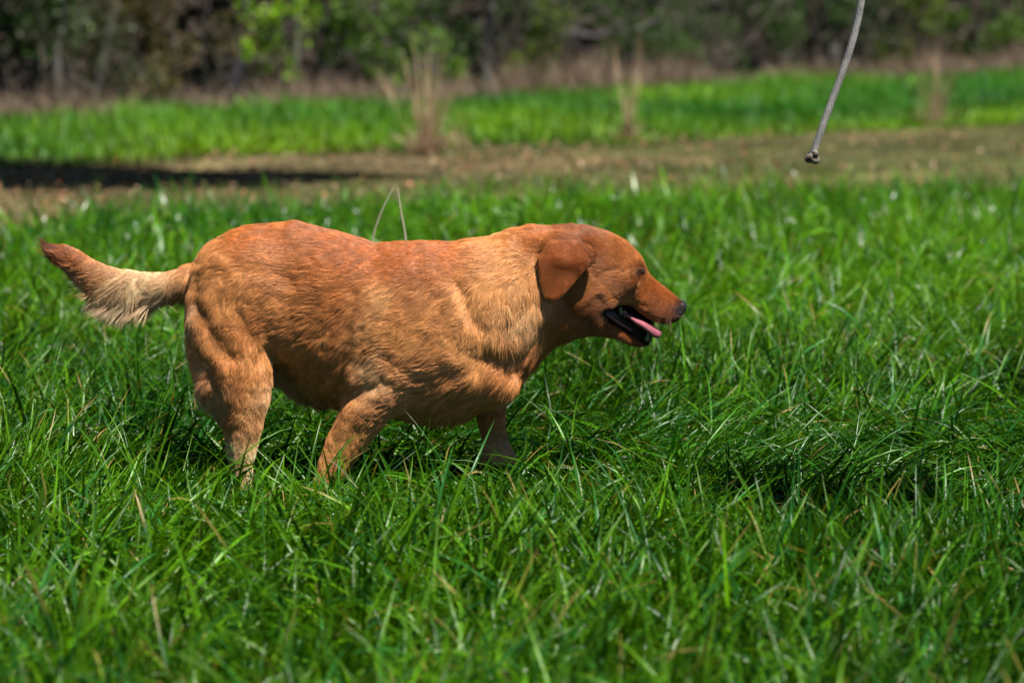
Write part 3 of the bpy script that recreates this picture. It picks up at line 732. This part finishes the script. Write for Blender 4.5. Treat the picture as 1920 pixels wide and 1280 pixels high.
# ear (near) and ear (far)
ear = [(1.0256, .457), (1.032, .447), (1.0475, .440), (1.069, .438), (1.091, .443), (1.104, .456), (1.1197, .468), (1.1175, .479), (1.102, .493), (1.089, .506), (1.0737, .5247), (1.058, .541), (1.043, .552), (1.030, .552), (1.017, .546), (1.0125, .531), (1.010, .509), (1.006, .483), (1.007, .473)]
def earf(sg):
    def fn(X, Y, Z):
        x = X[:, 0, :]; z = Z[0]-(.008 if sg > 0 else 0); g = polydist(x, z, ear)
        t = np.clip((z-.44)/.11, 0, 1); fx = (x-1.06)/.06
        yc = -(.054+.050*np.sqrt(t+.001)-.016*t*t)-.004*fx-.005*np.clip(fx-.3, 0, 1)*t*4-.008*np.clip(-fx-.2, 0, 1)*(1-t)
        yc = yc-.007*np.exp(-(((x-1.050)/.022)**2+((z-.475)/.020)**2))+.005*np.exp(-(((x-1.070)/.016)**2+((z-.505)/.02)**2))-.004*np.exp(-(((x-1.03)/.02)**2+((z-.548)/.014)**2))
        yc = yc if sg < 0 else -yc+.010
        a = np.abs(Y-yc[:, None, :])-.0042
        b = g[:, None, :]+.003
        return np.where((a > 0) & (b > 0), np.hypot(a, b), np.maximum(a, b))-.0016
    return fn
U((earf(-1), (1.0, -.135, .435), (1.125, -.04, .555)), .005)
U((earf(1), (1.0, .05, .435), (1.125, .14, .555)), .005)
U(ell((1056, 452, -.054), (48, 19, .022), .0), .020)
# legs
hl = [(500, 375, 465, .030, -.05), (540, 362, 486, .045, -.062), (590, 358, 500, .052, -.070), (640, 362, 511, .050, -.076), (680, 370, 516, .046, -.080), (705, 378, 517, .043, -.082), (735, 391, 512, .038, -.084), (760, 407, 506, .033, -.085),
      (786, 426, 500, .028, -.086), (806, 430, 494, .025, -.086), (830, 433, 488, .022, -.086), (852, 438, 482, .020, -.086), (880, 441, 480, .019, -.086), (905, 441, 481, .020, -.086), (922, 441, 496, .025, -.086), (938, 442, 512, .029, -.086), (947, 444, 514, .026, -.086)]
U(loftz(hl), .022)
U(loftz([(a, b-4, c-12, d, -e) for a, b, c, d, e in hl]), .022)
fl = [(640, 690, 800, .030, -.075), (690, 668, 790, .040, -.085), (720, 660, 776, .042, -.090), (745, 648, 752, .038, -.092), (765, 638, 738, .034, -.092), (786, 629, 722, .030, -.092), (808, 619, 703, .027, -.092), (830, 611, 686, .025, -.092), (850, 604, 670, .023, -.092),
      (870, 599, 656, .022, -.092), (890, 594, 643, .021, -.092), (908, 588, 632, .021, -.092), (925, 583, 634, .025, -.092), (938, 580, 640, .028, -.092), (948, 582, 642, .026, -.092)]
U(loftz(fl), .022)
fr = [(660, 850, 960, .040, .070), (710, 860, 966, .042, .076), (740, 876, 956, .036, .080), (762, 886, 948, .030, .082), (785, 892, 946, .026, .083), (810, 897, 947, .023, .083), (835, 903, 950, .021, .083), (852, 904, 957, .025, .083), (866, 903, 966, .028, .083), (878, 905, 966, .024, .083)]
U(loftz(fr), .022)
# tail
tail = [(87, 458, 461, .003, .0), (94, 458, 474, .007, .0), (108, 458.5, 494, .010, 0), (127, 460, 512, .013, 0), (150, 470, 532, .016, 0), (172, 485, 548, .018, 0), (200, 498, 560, .019, 0), (234, 508, 566, .020, 0),
        (271, 511, 566, .021, 0), (307, 511, 562, .023, 0), (330, 505, 560, .026, 0), (352, 496, 562, .030, 0), (380, 485, 575, .034, 0)]
U(loftx(tail, 2.0), .014)
U(cap((525, 700, .035), (605, 738, .03), .028, .030), .02)
# chest point and elbow skin
U(ell((925, 715, -.045), (48, 32, .045), -.25), .02)
U(ell((690, 690, -.098), (36, 22, .022), .5), .015)

P, Q = surface(fd); print('dog verts', len(P))
P = smooth_mesh(P, Q, 3)
Nf = normals(P, Q)
if np.sum(Nf[:, 1]*P[:, 1]) < 0: Q = Q[:, ::-1]; Nf = -Nf
# carved folds and raised muscle edges: (polyline px, width m, depth m)  depth<0 = ridge
STROKES = [
 ([(372, 490), (377, 557), (404, 602), (421, 630), (440, 650)], .013, .011),
 ([(358, 600), (367, 632), (403, 673), (416, 712), (424, 760)], .010, .010),
 ([(376, 580), (398, 622), (428, 665), (440, 720)], .013, -.005),
 ([(392, 497), (402, 560), (430, 605), (458, 630)], .016, -.005),
 ([(457, 553), (470, 585), (488, 622), (500, 655)], .011, .005),
 ([(440, 497), (475, 494), (515, 500), (560, 520)], .010, .006),
 ([(395, 470), (430, 480), (450, 500)], .010, -.004),
 ([(466, 560), (486, 600), (508, 651), (530, 680), (560, 712), (592, 746)], .008, -.003),
 ([(500, 668), (519, 700), (528, 740)], .010, .010),
 ([(512, 645), (540, 700), (575, 752)], .010, .012),
 ([(770, 490), (706, 554), (680, 590), (662, 640), (657, 712)], .012, -.010),
 ([(672, 540), (661, 600), (655, 650), (650, 700), (660, 726)], .010, .011),
 ([(650, 722), (680, 715), (708, 706), (724, 696)], .010, .014),
 ([(790, 480), (740, 540), (716, 600), (724, 650)], .018, .004),
 ([(720, 690), (700, 650), (712, 610)], .016, -.006),
 ([(862, 520), (878, 556), (890, 584), (906, 612), (917, 640), (900, 674)], .010, .011),
 ([(846, 530), (868, 600), (890, 650), (870, 680)], .020, -.006),
 ([(898, 655), (930, 655), (968, 646), (1003, 628), (1016, 600)], .014, .011),
 ([(905, 610), (945, 634), (985, 622), (1004, 585)], .014, -.009),
 ([(930, 560), (960, 590), (985, 600)], .012, -.004),
 ([(850, 710), (885, 694), (926, 689), (962, 705), (968, 722)], .013, -.010),
 ([(780, 690), (820, 700), (850, 690), (880, 678)], .012, .006),
 ([(750, 718), (800, 735), (850, 745), (900, 750), (935, 745)], .014, .009),
 ([(840, 650), (870, 672), (900, 668)], .012, -.005),
 ([(640, 500), (690, 485), (740, 478), (790, 470)], .014, .004),
 ([(1118, 512), (1140, 502), (1160, 498)], .005, .002),
 ([(1166, 507), (1180, 500), (1190, 497), (1203, 496)], .004, .0022), ([(1180, 518), (1192, 519), (1203, 517)], .004, .0014), ([(1183, 493), (1195, 492), (1206, 495)], .004, -.0012),
 ([(1150, 552), (1185, 560), (1215, 575)], .005, .0018),
 ([(1124, 548), (1132, 562), (1124, 582), (1106, 592)], .008, .0012),
 ([(1090, 560), (1110, 545), (1128, 540)], .008, -.004),
 ([(1062, 560), (1082, 590), (1110, 600)], .012, .006),
 ([(600, 560), (575, 610), (580, 660)], .022, .004),
 ([(640, 790), (668, 770), (700, 745)], .010, -.003),
]
x0, z0 = P[:, 0].copy(), P[:, 2].copy(); disp = np.zeros(len(P))
side = np.clip(np.abs(Nf[:, 1])*1.6-.25, 0, 1)
for line, wd, dp in STROKES:
    mx = sum(a for a, b in line)/len(line)
    wd = wd*1.3 if mx < 1020 else wd
    dp = dp*(.46 if mx < 620 else .42 if mx < 1020 else .9)
    L = [(a/1000, b/1000) for a, b in line]; d = segdist(x0, z0, L); disp -= dp*np.exp(-(d/wd)**2)
notlimb = np.clip((.80-z0)/.06, 0, 1)*np.clip((P[:, 0]-.34)/.04, 0, 1)
isear = (polydist(x0, z0, ear) < .004) & (np.abs(P[:, 1]) > .074)
disp = np.where(isear, 0, disp)*side
nb = .0010*vnoise(P*np.array([20, 20, 26])+3, 51)+.0007*vnoise(P*np.array([50, 50, 70]), 52)
disp += nb*notlimb*np.clip((1.03-P[:, 0])/.05, .15, 1)
P = P+Nf*disp[:, None]
P = smooth_mesh(P, Q, 1, .4)

# colour and coat control points: x, y, radius, value
def rbf(x, z, pts, width=1.0):
    W = 0; S = 0; width = width*1.0
    for row in pts:
        w_ = np.exp(-((x-row[0]/1000)**2+(z-row[1]/1000)**2)/(row[2]*width/1000)**2)+1e-9; W = W+w_; S = S+w_[:, None]*np.array(row[3:])
    return S/np.asarray(W)[:, None]
T = (.56, .25, .085); R_ = (.33, .098, .021); DR = (.29, .090, .022); PL = (.66, .42, .22); BR = (.40, .155, .048)
COL = [(88, 462, 14, .07, .018, .008), (140, 480, 30, .26, .08, .025), (180, 520, 30, .45, .20, .075), (230, 560, 40, *PL), (290, 530, 35, *PL), (255, 600, 35, .72, .56, .38), (335, 520, 22, *BR), (335, 575, 20, .55, .42, .28),
       (400, 470, 35, *T), (460, 430, 30, *R_), (380, 540, 30, *BR), (420, 600, 35, *BR), (450, 545, 45, *T), (380, 640, 30, *T), (382, 715, 30, .66, .44, .25), (398, 750, 16, .66, .46, .27), (430, 690, 30, *R_), (425, 755, 25, .28, .085, .025), (480, 690, 30, *T), (490, 760, 30, *T), (460, 860, 40, *PL),
       (480, 600, 18, *DR), (560, 430, 40, *R_), (640, 455, 35, *R_), (720, 468, 30, *R_), (800, 468, 30, *R_), (860, 465, 26, *R_), (540, 520, 60, *BR), (570, 620, 50, *T), (600, 700, 50, .34, .12, .034), (630, 570, 50, .36, .13, .038),
       (540, 745, 30, .62, .45, .27), (600, 770, 25, *BR), (650, 700, 20, *BR), (716, 545, 20, .60, .31, .125), (668, 640, 22, *T), (690, 600, 20, .60, .31, .125), (700, 690, 25, *PL), (790, 510, 30, .42, .17, .07), (800, 620, 50, *T), (780, 700, 45, .52, .23, .09), (860, 600, 40, *T),
       (830, 770, 35, *BR), (920, 500, 40, *T), (940, 560, 40, .53, .25, .095), (970, 600, 30, *PL), (930, 620, 25, *T), (960, 460, 30, *T), (1000, 440, 25, *R_), (930, 700, 30, *T), (960, 670, 30, *R_), (1020, 620, 30, *R_),
       (670, 800, 45, *T), (610, 890, 40, *T), (920, 800, 40, *BR), (935, 862, 22, .62, .40, .20),
       (1060, 430, 25, .28, .085, .02), (1110, 440, 25, .27, .082, .020), (1150, 470, 25, .36, .125, .031), (1185, 488, 14, .44, .165, .048), (1130, 520, 22, .42, .155, .042), (1172, 535, 16, .24, .078, .021), (1120, 580, 22, .26, .085, .022), (1160, 560, 14, .54, .23, .076), (1200, 570, 20, .38, .125, .029), (1240, 570, 22, .31, .085, .017),
       (1235, 600, 14, .30, .08, .02), (1262, 600, 10, .16, .045, .015), (1268, 572, 9, .20, .07, .035), (1090, 610, 25, *BR), (1160, 640, 20, *DR), (1200, 650, 12, .20, .06, .02)]
def coat_colour(x, z, w_, nseed=0):
    q3 = np.stack([x, 0*x, z], 1); xw = x+.014*vnoise(q3*32, 95)+.006*vnoise(q3*90, 96); zw = z+.012*vnoise(q3*32, 97)+.005*vnoise(q3*90, 98)
    c = rbf(xw, zw, COL, 1.45)
    e = polydist(x, z, ear); m = np.clip(-e/.006, 0, 1)[:, None]*(np.abs(w_) > .074)[:, None]
    ec = np.array([.245, .066, .015])*(1+.25*np.clip((.49-z)/.05, -.3, .5)[:, None])
    c = c*(1-m)+ec*m
    lip = [(1.130, .580), (1.136, .573), (1.150, .570), (1.168, .572), (1.186, .579), (1.201, .590), (1.219, .603), (1.240, .6115), (1.262, .613), (1.275, .606)]
    lip2 = [(1.130, .582), (1.138, .594), (1.152, .606), (1.172, .619), (1.190, .631), (1.205, .641), (1.213, .648), (1.222, .650)]
    dl = np.minimum(segdist(x, z, lip), np.minimum(segdist(x, z, lip2)*.75, 9)); m = np.clip(1.25-dl/.0038, 0, 1)[:, None]
    c = c*(1-m)+np.array([.012, .008, .008])*m
    de = np.hypot((x-1.1995)/1.45, z-.5085); m = np.clip(1.6-de/.0070, 0, 1)[:, None]*(w_ < .03)[:, None]
    c = c*(1-m)+np.array([.03, .014, .009])*m
    dn = np.hypot((x-1.280), z-.585); m = np.clip(1.6-dn/.012, 0, 1)[:, None]
    c = c*(1-m)+np.array([.030, .020, .020])*m
    dark = np.minimum(dl*.9, np.minimum(np.where(w_ < .03, de-.0040, 9), dn*.40))
    return c, dark
cc, _ = coat_colour(P[:, 0], P[:, 2], P[:, 1])
Wp = to_world(P)
dog = empty('dog', (-.25, YD, 0), label='rust red short haired dog with open mouth walking right through the grass', cat='dog')
OFF = np.array([-.25, YD, 0])
skincol = cc*.55
body = npmesh('body', Wp-OFF, Q, M_skin, dog, col=skincol)

# ------------------------------------------------------------------ coat of real hairs
LEN = [(100, 470, 30, .022), (150, 500, 30, .013), (200, 545, 30, .020), (245, 565, 30, .050), (268, 580, 22, .044), (325, 570, 25, .024), (300, 515, 20, .018), (200, 500, 15, .015), (400, 480, 50, .016), (370, 640, 22, .022), (376, 700, 20, .032), (392, 745, 16, .024), (430, 650, 40, .013), (480, 700, 40, .013), (460, 850, 50, .011),
       (600, 450, 60, .015), (560, 600, 70, .013), (550, 740, 25, .026), (600, 765, 20, .020), (650, 700, 30, .016), (720, 560, 40, .017), (800, 650, 60, .014), (860, 770, 35, .020), (940, 570, 40, .024), (980, 620, 30, .026), (930, 700, 40, .022), (930, 470, 30, .019), (1000, 470, 30, .016), (1020, 600, 30, .020),
       (660, 800, 50, .012), (610, 890, 40, .011), (920, 820, 40, .011), (1060, 430, 25, .008), (1100, 480, 35, .008), (1150, 500, 40, .007), (1230, 580, 40, .005), (1100, 600, 25, .012), (1160, 640, 25, .007), (1050, 600, 25, .016)]
FLOW = [(100, 470, 30, -1, -.45), (150, 500, 30, -1, .1), (200, 540, 30, -.8, .6), (250, 570, 30, -.35, 1), (300, 550, 30, -.5, .9), (300, 515, 20, -1, .15), (340, 540, 20, -.4, .9), (400, 470, 40, -.8, .5), (380, 560, 40, -.25, 1), (380, 680, 30, -.45, .9), (390, 740, 30, -.6, .9), (440, 640, 40, -.1, 1), (480, 720, 40, -.15, 1), (460, 850, 60, -.1, 1),
        (480, 440, 40, -1, .15), (600, 450, 60, -1, .15), (450, 540, 40, -.55, .85), (560, 570, 60, -.85, .5), (560, 680, 50, -.55, .85), (560, 750, 30, -.3, 1), (640, 640, 40, -.5, .85), (720, 480, 40, -1, .3), (700, 590, 30, -.45, .9), (690, 690, 30, -.6, .8), (800, 540, 50, -.8, .6), (800, 650, 60, -.9, .45), (760, 740, 40, -.9, .5), (860, 760, 40, -.9, .5),
        (880, 480, 40, -1, .25), (920, 560, 40, -.1, 1), (980, 560, 30, .25, 1), (940, 620, 30, .35, .9), (990, 620, 25, .1, 1), (960, 470, 40, -.9, .45), (1010, 440, 30, -1, .1), (930, 700, 40, -.8, .6), (1010, 650, 30, -.3, 1),
        (680, 790, 50, -.35, .95), (610, 890, 40, -.2, 1), (920, 820, 50, 0, 1), (1060, 430, 30, -1, -.1), (1060, 500, 40, -.35, .95), (1110, 450, 30, -1, -.15), (1150, 490, 30, -.95, -.15), (1180, 480, 20, -.85, -.4), (1130, 540, 30, -1, .25), (1200, 560, 30, -1, -.25), (1260, 580, 30, -.9, .15), (1090, 600, 30, -.8, .55), (1160, 635, 30, -.95, -.3)]
def coat(n_near, n_far):
    r = np.random.default_rng(3)
    A, B, C, Dd = (P[Q[:, k]] for k in range(4))
    fnorm = np.cross(C-A, Dd-B); area = np.linalg.norm(fnorm, axis=1)*.5; fnorm /= (np.linalg.norm(fnorm, axis=1)[:, None]+1e-12)
    cen = (A+B+C+Dd)/4
    wt = np.where(fnorm[:, 1] < .25, 1.0, n_far/n_near)
    wt *= np.clip((.95-cen[:, 2])/.05, .2, 1); wt *= np.where((cen[:, 2] > .79), 1.7, 1)                 # feet are buried in grass
    headm = cen[:, 0] > 1.0; wt *= np.where(headm, 2.6, 1); wt *= np.where(cen[:, 0] > 1.12, 1.5, 1)
    wt *= np.where((cen[:, 0] < .36), 1.5, 1)
    p = area*wt; p /= p.sum(); N = n_near+n_far
    i = r.choice(len(Q), N, p=p); u = r.uniform(0, 1, (N, 1)); v = r.uniform(0, 1, (N, 1))
    R = A[i]*(1-u)*(1-v)+B[i]*u*(1-v)+C[i]*u*v+Dd[i]*(1-u)*v
    Nv = normals(P, Q); n = Nv[Q[i, 0]]*(1-u)*(1-v)+Nv[Q[i, 1]]*u*(1-v)+Nv[Q[i, 2]]*u*v+Nv[Q[i, 3]]*(1-u)*v
    n /= np.linalg.norm(n, axis=1)[:, None]+1e-12
    x, z, w_ = R[:, 0], R[:, 2], R[:, 1]
    col, dark = coat_colour(x, z, w_)
    isear_ = (polydist(x, z, ear) < .003) & (np.abs(w_) > .074)
    q3 = np.stack([x, 0*x, z], 1); xj = x+.012*vnoise(q3*30, 195); zj = z+.012*vnoise(q3*30, 197)
    L = rbf(xj, zj, LEN, 1.0)[:, 0]
    # underside fringe of the tail, back of the thigh
    under = np.clip(n[:, 2], 0, 1)
    tl = (x < .35)
    under = np.clip((n[:, 2]+.25)/1.0, 0, 1); L = np.where(tl, L*(.40+.80*under), L)
    fl_ = rbf(xj, zj, FLOW, 1.3); d = np.stack([fl_[:, 0], 0*x, fl_[:, 1]], 1)
    d = np.where((tl & (under > .5))[:, None], d+np.array([-.30, 0, -.15]), d)
    # locks: noise stretched along the lie of the hair
    fd2 = fl_/(np.linalg.norm(fl_, axis=1)[:, None]+1e-9); al = x*fd2[:, 0]+z*fd2[:, 1]; pe = -x*fd2[:, 1]+z*fd2[:, 0]
    wv = .004*vnoise(R*40, 90)
    lock = vnoise(np.stack([al*55, (pe+wv)*260, w_*120], 1), 91); lock2 = vnoise(np.stack([al*28, (pe+wv)*110, w_*60], 1), 92)
    # waves: rotate direction by coherent noise
    def rot(k, amt):
        a = amt*k; ca, sa = np.cos(a)[:, None], np.sin(a)[:, None]
        return np.concatenate([d[:, :1]*ca-d[:, 2:]*sa, d[:, 1:2], d[:, :1]*sa+d[:, 2:]*ca], 1)
    amp = np.interp(x, [0, .355, .37, .9, .98, 1.04, 1.3], [.45, .7, .42, .5, .6, .25, .12])
    d = rot(vnoise(R*45, 71), amp*1.1); d = rot(vnoise(R*130, 72), amp*.35); d = rot(lock, amp*.55); d = rot(r.normal(0, 1, N), np.interp(x, [1.0, 1.1], [.13, .24]))
    d[:, 1] += .10*vnoise(R*120, 73)*amp*2
    tn = d-n*np.sum(d*n, 1)[:, None]; ln = np.linalg.norm(tn, axis=1)[:, None]; tn = tn/np.maximum(ln, 1e-3)
    ln = np.clip(ln, 0, 1)
    g = np.array([0, 0, 1.0])
    lift = np.interp(x, [0, .36, .6, .98, 1.04, 1.3], [.28, .28, .20, .28, .20, .22])+(.14*lock+.10*lock2)*np.interp(x, [1.0, 1.06], [1, .35])
    lift = np.clip(lift+r.normal(0, 1, N)*np.interp(x, [1.0, 1.1], [.06, .12]), .04, .9); lift = np.where(isear_, .15, lift)
    L = np.where(isear_, .0055, L)
    L = L*np.interp(x, [.3, .4, 1.0, 1.05], [1.2, .88, .92, 1.2])*np.exp(r.normal(0, .2, N))*(1+.25*vnoise(R*70, 75)); L = np.clip(L, .002, .07)
    keep = (dark > .0042) | (r.uniform(0, 1, N) < .08)
    d0 = tn*np.cos(lift)[:, None]+n*np.sin(lift)[:, None]
    K = 5; t = np.linspace(0, 1, K)
    pts = [R-n*.0004]
    cur = pts[0]; dd = d0
    clump = .16*np.stack([vnoise(R*95+7, 76), vnoise(R*95+17, 77), vnoise(R*95+27, 78)], 1)
    for k in range(1, K):
        cur = cur+dd*(L/(K-1))[:, None]; pts.append(cur)
        dd = dd+(tn*.25-n*(.42*lift)[:, None]+clump*.28*amp[:, None]*2+g*.35*np.clip((L-.02)/.02, 0, 1)[:, None]); dd /= np.linalg.norm(dd, axis=1)[:, None]
    S = np.stack(pts, 1)[keep]; M = len(S)
    Wd = to_world(S.reshape(-1, 3))-OFF
    lc = np.exp(r.normal(0, .13, N)+(.36*lock+.27*lock2)*np.interp(x, [1.0, 1.06], [1, .8])+.10*vnoise(R*40, 80)+.10*vnoise(R*330, 83))[:, None]
    col = col*lc*np.interp(x, [.98, 1.05], [1.22, 1.05])[:, None]; col = col[keep]; Lk = L[keep]
    cu = bpy.data.hair_curves.new('coat'); cu.add_curves([K]*M)
    cu.attributes['position'].data.foreach_set('vector', Wd.astype(np.float32).ravel())
    rb = np.interp(R[keep][:, 0], [1.0, 1.12], [.00022, .00016])*(1+np.clip((Lk-.02)/.03, 0, .5))
    ra = cu.attributes.get('radius') or cu.attributes.new('radius', 'FLOAT', 'POINT')
    ra.data.foreach_set('value', (rb[:, None]*np.array([1, 1, .9, .65, .2])[None]).astype(np.float32).ravel())
    a = cu.attributes.new('col', 'FLOAT_COLOR', 'POINT')
    c4 = np.ones((M, K, 4), np.float32);     c4[..., :3] = np.clip(col[:, None, :]*np.array([.78, .9, 1.0, 1.1, 1.22])[None, :, None], 0, .95)
    a.data.foreach_set('color', c4.ravel())
    o = bpy.data.objects.new('coat', cu); sc.collection.objects.link(o); cu.materials.append(M_fur); o.parent = dog
    print('hairs', M)
coat(560000, 90000)

# ------------------------------------------------------------------ eye, nose, mouth parts
def blob_mesh(prims, lo, hi, step, cuts=(), sm=2):
    q = Field(lo, hi, step)
    for p_, k in prims: q.union(*p_, k)
    for p_, k in cuts: q.cut(*p_, k)
    V, F_ = surface(q); V = smooth_mesh(V, F_, sm); n = normals(V, F_)
    c = V.mean(0)
    if np.sum(n*(V-c)) < 0: F_ = F_[:, ::-1]
    return V, F_
def part(name, prims, lo, hi, step, mat, cuts=(), sm=2, parent=None):
    V, F_ = blob_mesh(prims, lo, hi, step, cuts, sm)
    W_ = to_world(V)-OFF
    return npmesh(name, W_, F_, mat, parent or dog)
m_nose = material('nose_leather', base=(.014, .011, .013), attr=False, rough=.33, spec=.5, bump=(900, .35, .0008))
m_eye = material('eye_dark', base=(.018, .008, .005), attr=False, rough=.06, spec=.7)
m_mouth = material('mouth_lining', base=(.014, .008, .009), attr=False, rough=.35, spec=.4)
m_gum = material('gum', base=(.22, .07, .08), attr=False, rough=.25, spec=.5)
m_tongue = material('tongue', base=(.31, .090, .115), attr=False, rough=.28, spec=.6, bump=(500, .5, .0012), rand=(90, .8, 1.15))
m_tooth = material('tooth', base=(.20, .18, .12), attr=False, rough=.3, spec=.5)
part('nose', [(ell((1279, 582, .0575), (12.5, 12.5, .0155), .5), .006), (ell((1276, 592, .0570), (9, 11, .011), .3), .006)],
     (1.255, .03, .56), (1.30, .09, .615), .0011, m_nose,
     cuts=[(ell((1279, 585, .0455), (5, 2.6, .006), .9), .002), (ell((1279, 585, .0695), (5, 2.6, .006), .9), .002)])
part('eye', [(ell((1199.5, 508.5, -.0072), (9.6, 8.2, .0092)), .002)], (1.186, -.022, .495), (1.215, .01, .522), .0008, m_eye)
part('eye', [(ell((1199.5, 508.5, .0672), (9.6, 8.2, .0092)), .002)], (1.186, .050, .495), (1.215, .08, .522), .0008, m_eye)
lin = [(1118, 578, 600, .030, .012), (1134, 572, 604, .030, .018), (1150, 569, 617, .026, .022), (1168, 570, 630, .022, .028), (1185, 576, 641, .019, .033), (1200, 586, 649, .016, .037), (1212, 596, 651, .013, .041), (1221, 605, 649, .012, .044), (1226, 608, 640, .010, .046), (1229, 609, 618, .009, .048), (1236, 611, 614, .006, .049)]
part('mouth_lining', [(loftx(lin, 2.2, 7), .002)], (1.11, -.04, .56), (1.23, .08, .66), .0016, m_mouth)
part('gum', [(cap((1136, 587, -.0145), (1158, 603, -.006), .0030, .0034), .002), (cap((1158, 603, -.006), (1184, 620, .008), .0034, .0020), .003)], (1.12, -.03, .575), (1.20, .02, .635), .0009, m_gum)
tg = [(1165, 582, 588, .006, .004), (1174, 587, 593, .012, .004), (1184, 591, 602, .015, .006), (1194, 596, 611, .017, .010), (1208, 603, 620, .018, .015), (1218, 609, 629, .017, .020), (1227, 615, 636, .0155, .025), (1235, 620, 638, .013, .029), (1240, 623, 635, .009, .032), (1243, 627, 631, .004, .034)]
part('tongue', [(loftx(tg, 2.3, 7), .002)], (1.15, -.03, .57), (1.26, .06, .65), .0011, m_tongue)
part('tooth', [(cap((1214, 638, .020), (1219, 622, .018), .0042, .0016), .001)], (1.20, .005, .61), (1.23, .035, .65), .0007, m_tooth)
part('tooth', [(cap((1214, 638, .052), (1219, 622, .054), .0042, .0016), .001)], (1.20, .035, .61), (1.23, .065, .65), .0007, m_tooth)
part('tooth', [(cap((1163, 578, -.004), (1164, 588, -.002), .0045, .0030), .001)], (1.15, -.02, .565), (1.18, .015, .60), .0008, m_tooth)
part('tooth', [(cap((1171, 585, .000), (1172, 594, .002), .0040, .0024), .001)], (1.16, -.02, .575), (1.19, .02, .605), .0008, m_tooth)
# whiskers
def whiskers():
    r = np.random.default_rng(9); Pp = []
    for k in range(14):
        px = r.uniform(1218, 1262); py = r.uniform(594, 606); a = np.array([px/1000, .052-.036, py/1000])
        e = a+np.array([r.uniform(-.012, .002), -r.uniform(.004, .014), r.uniform(.012, .024)])
        m = (a+e)/2+np.array([.002, -.002, 0]); Pp.append((to_world(np.array([a, m, e]))-OFF, np.array([.00013, .00011, .00005])))
    v, f = tubes(Pp, 4); npmesh('whiskers', v, f, M_dry, dog, col=np.array([.35, .22, .13]))
whiskers()
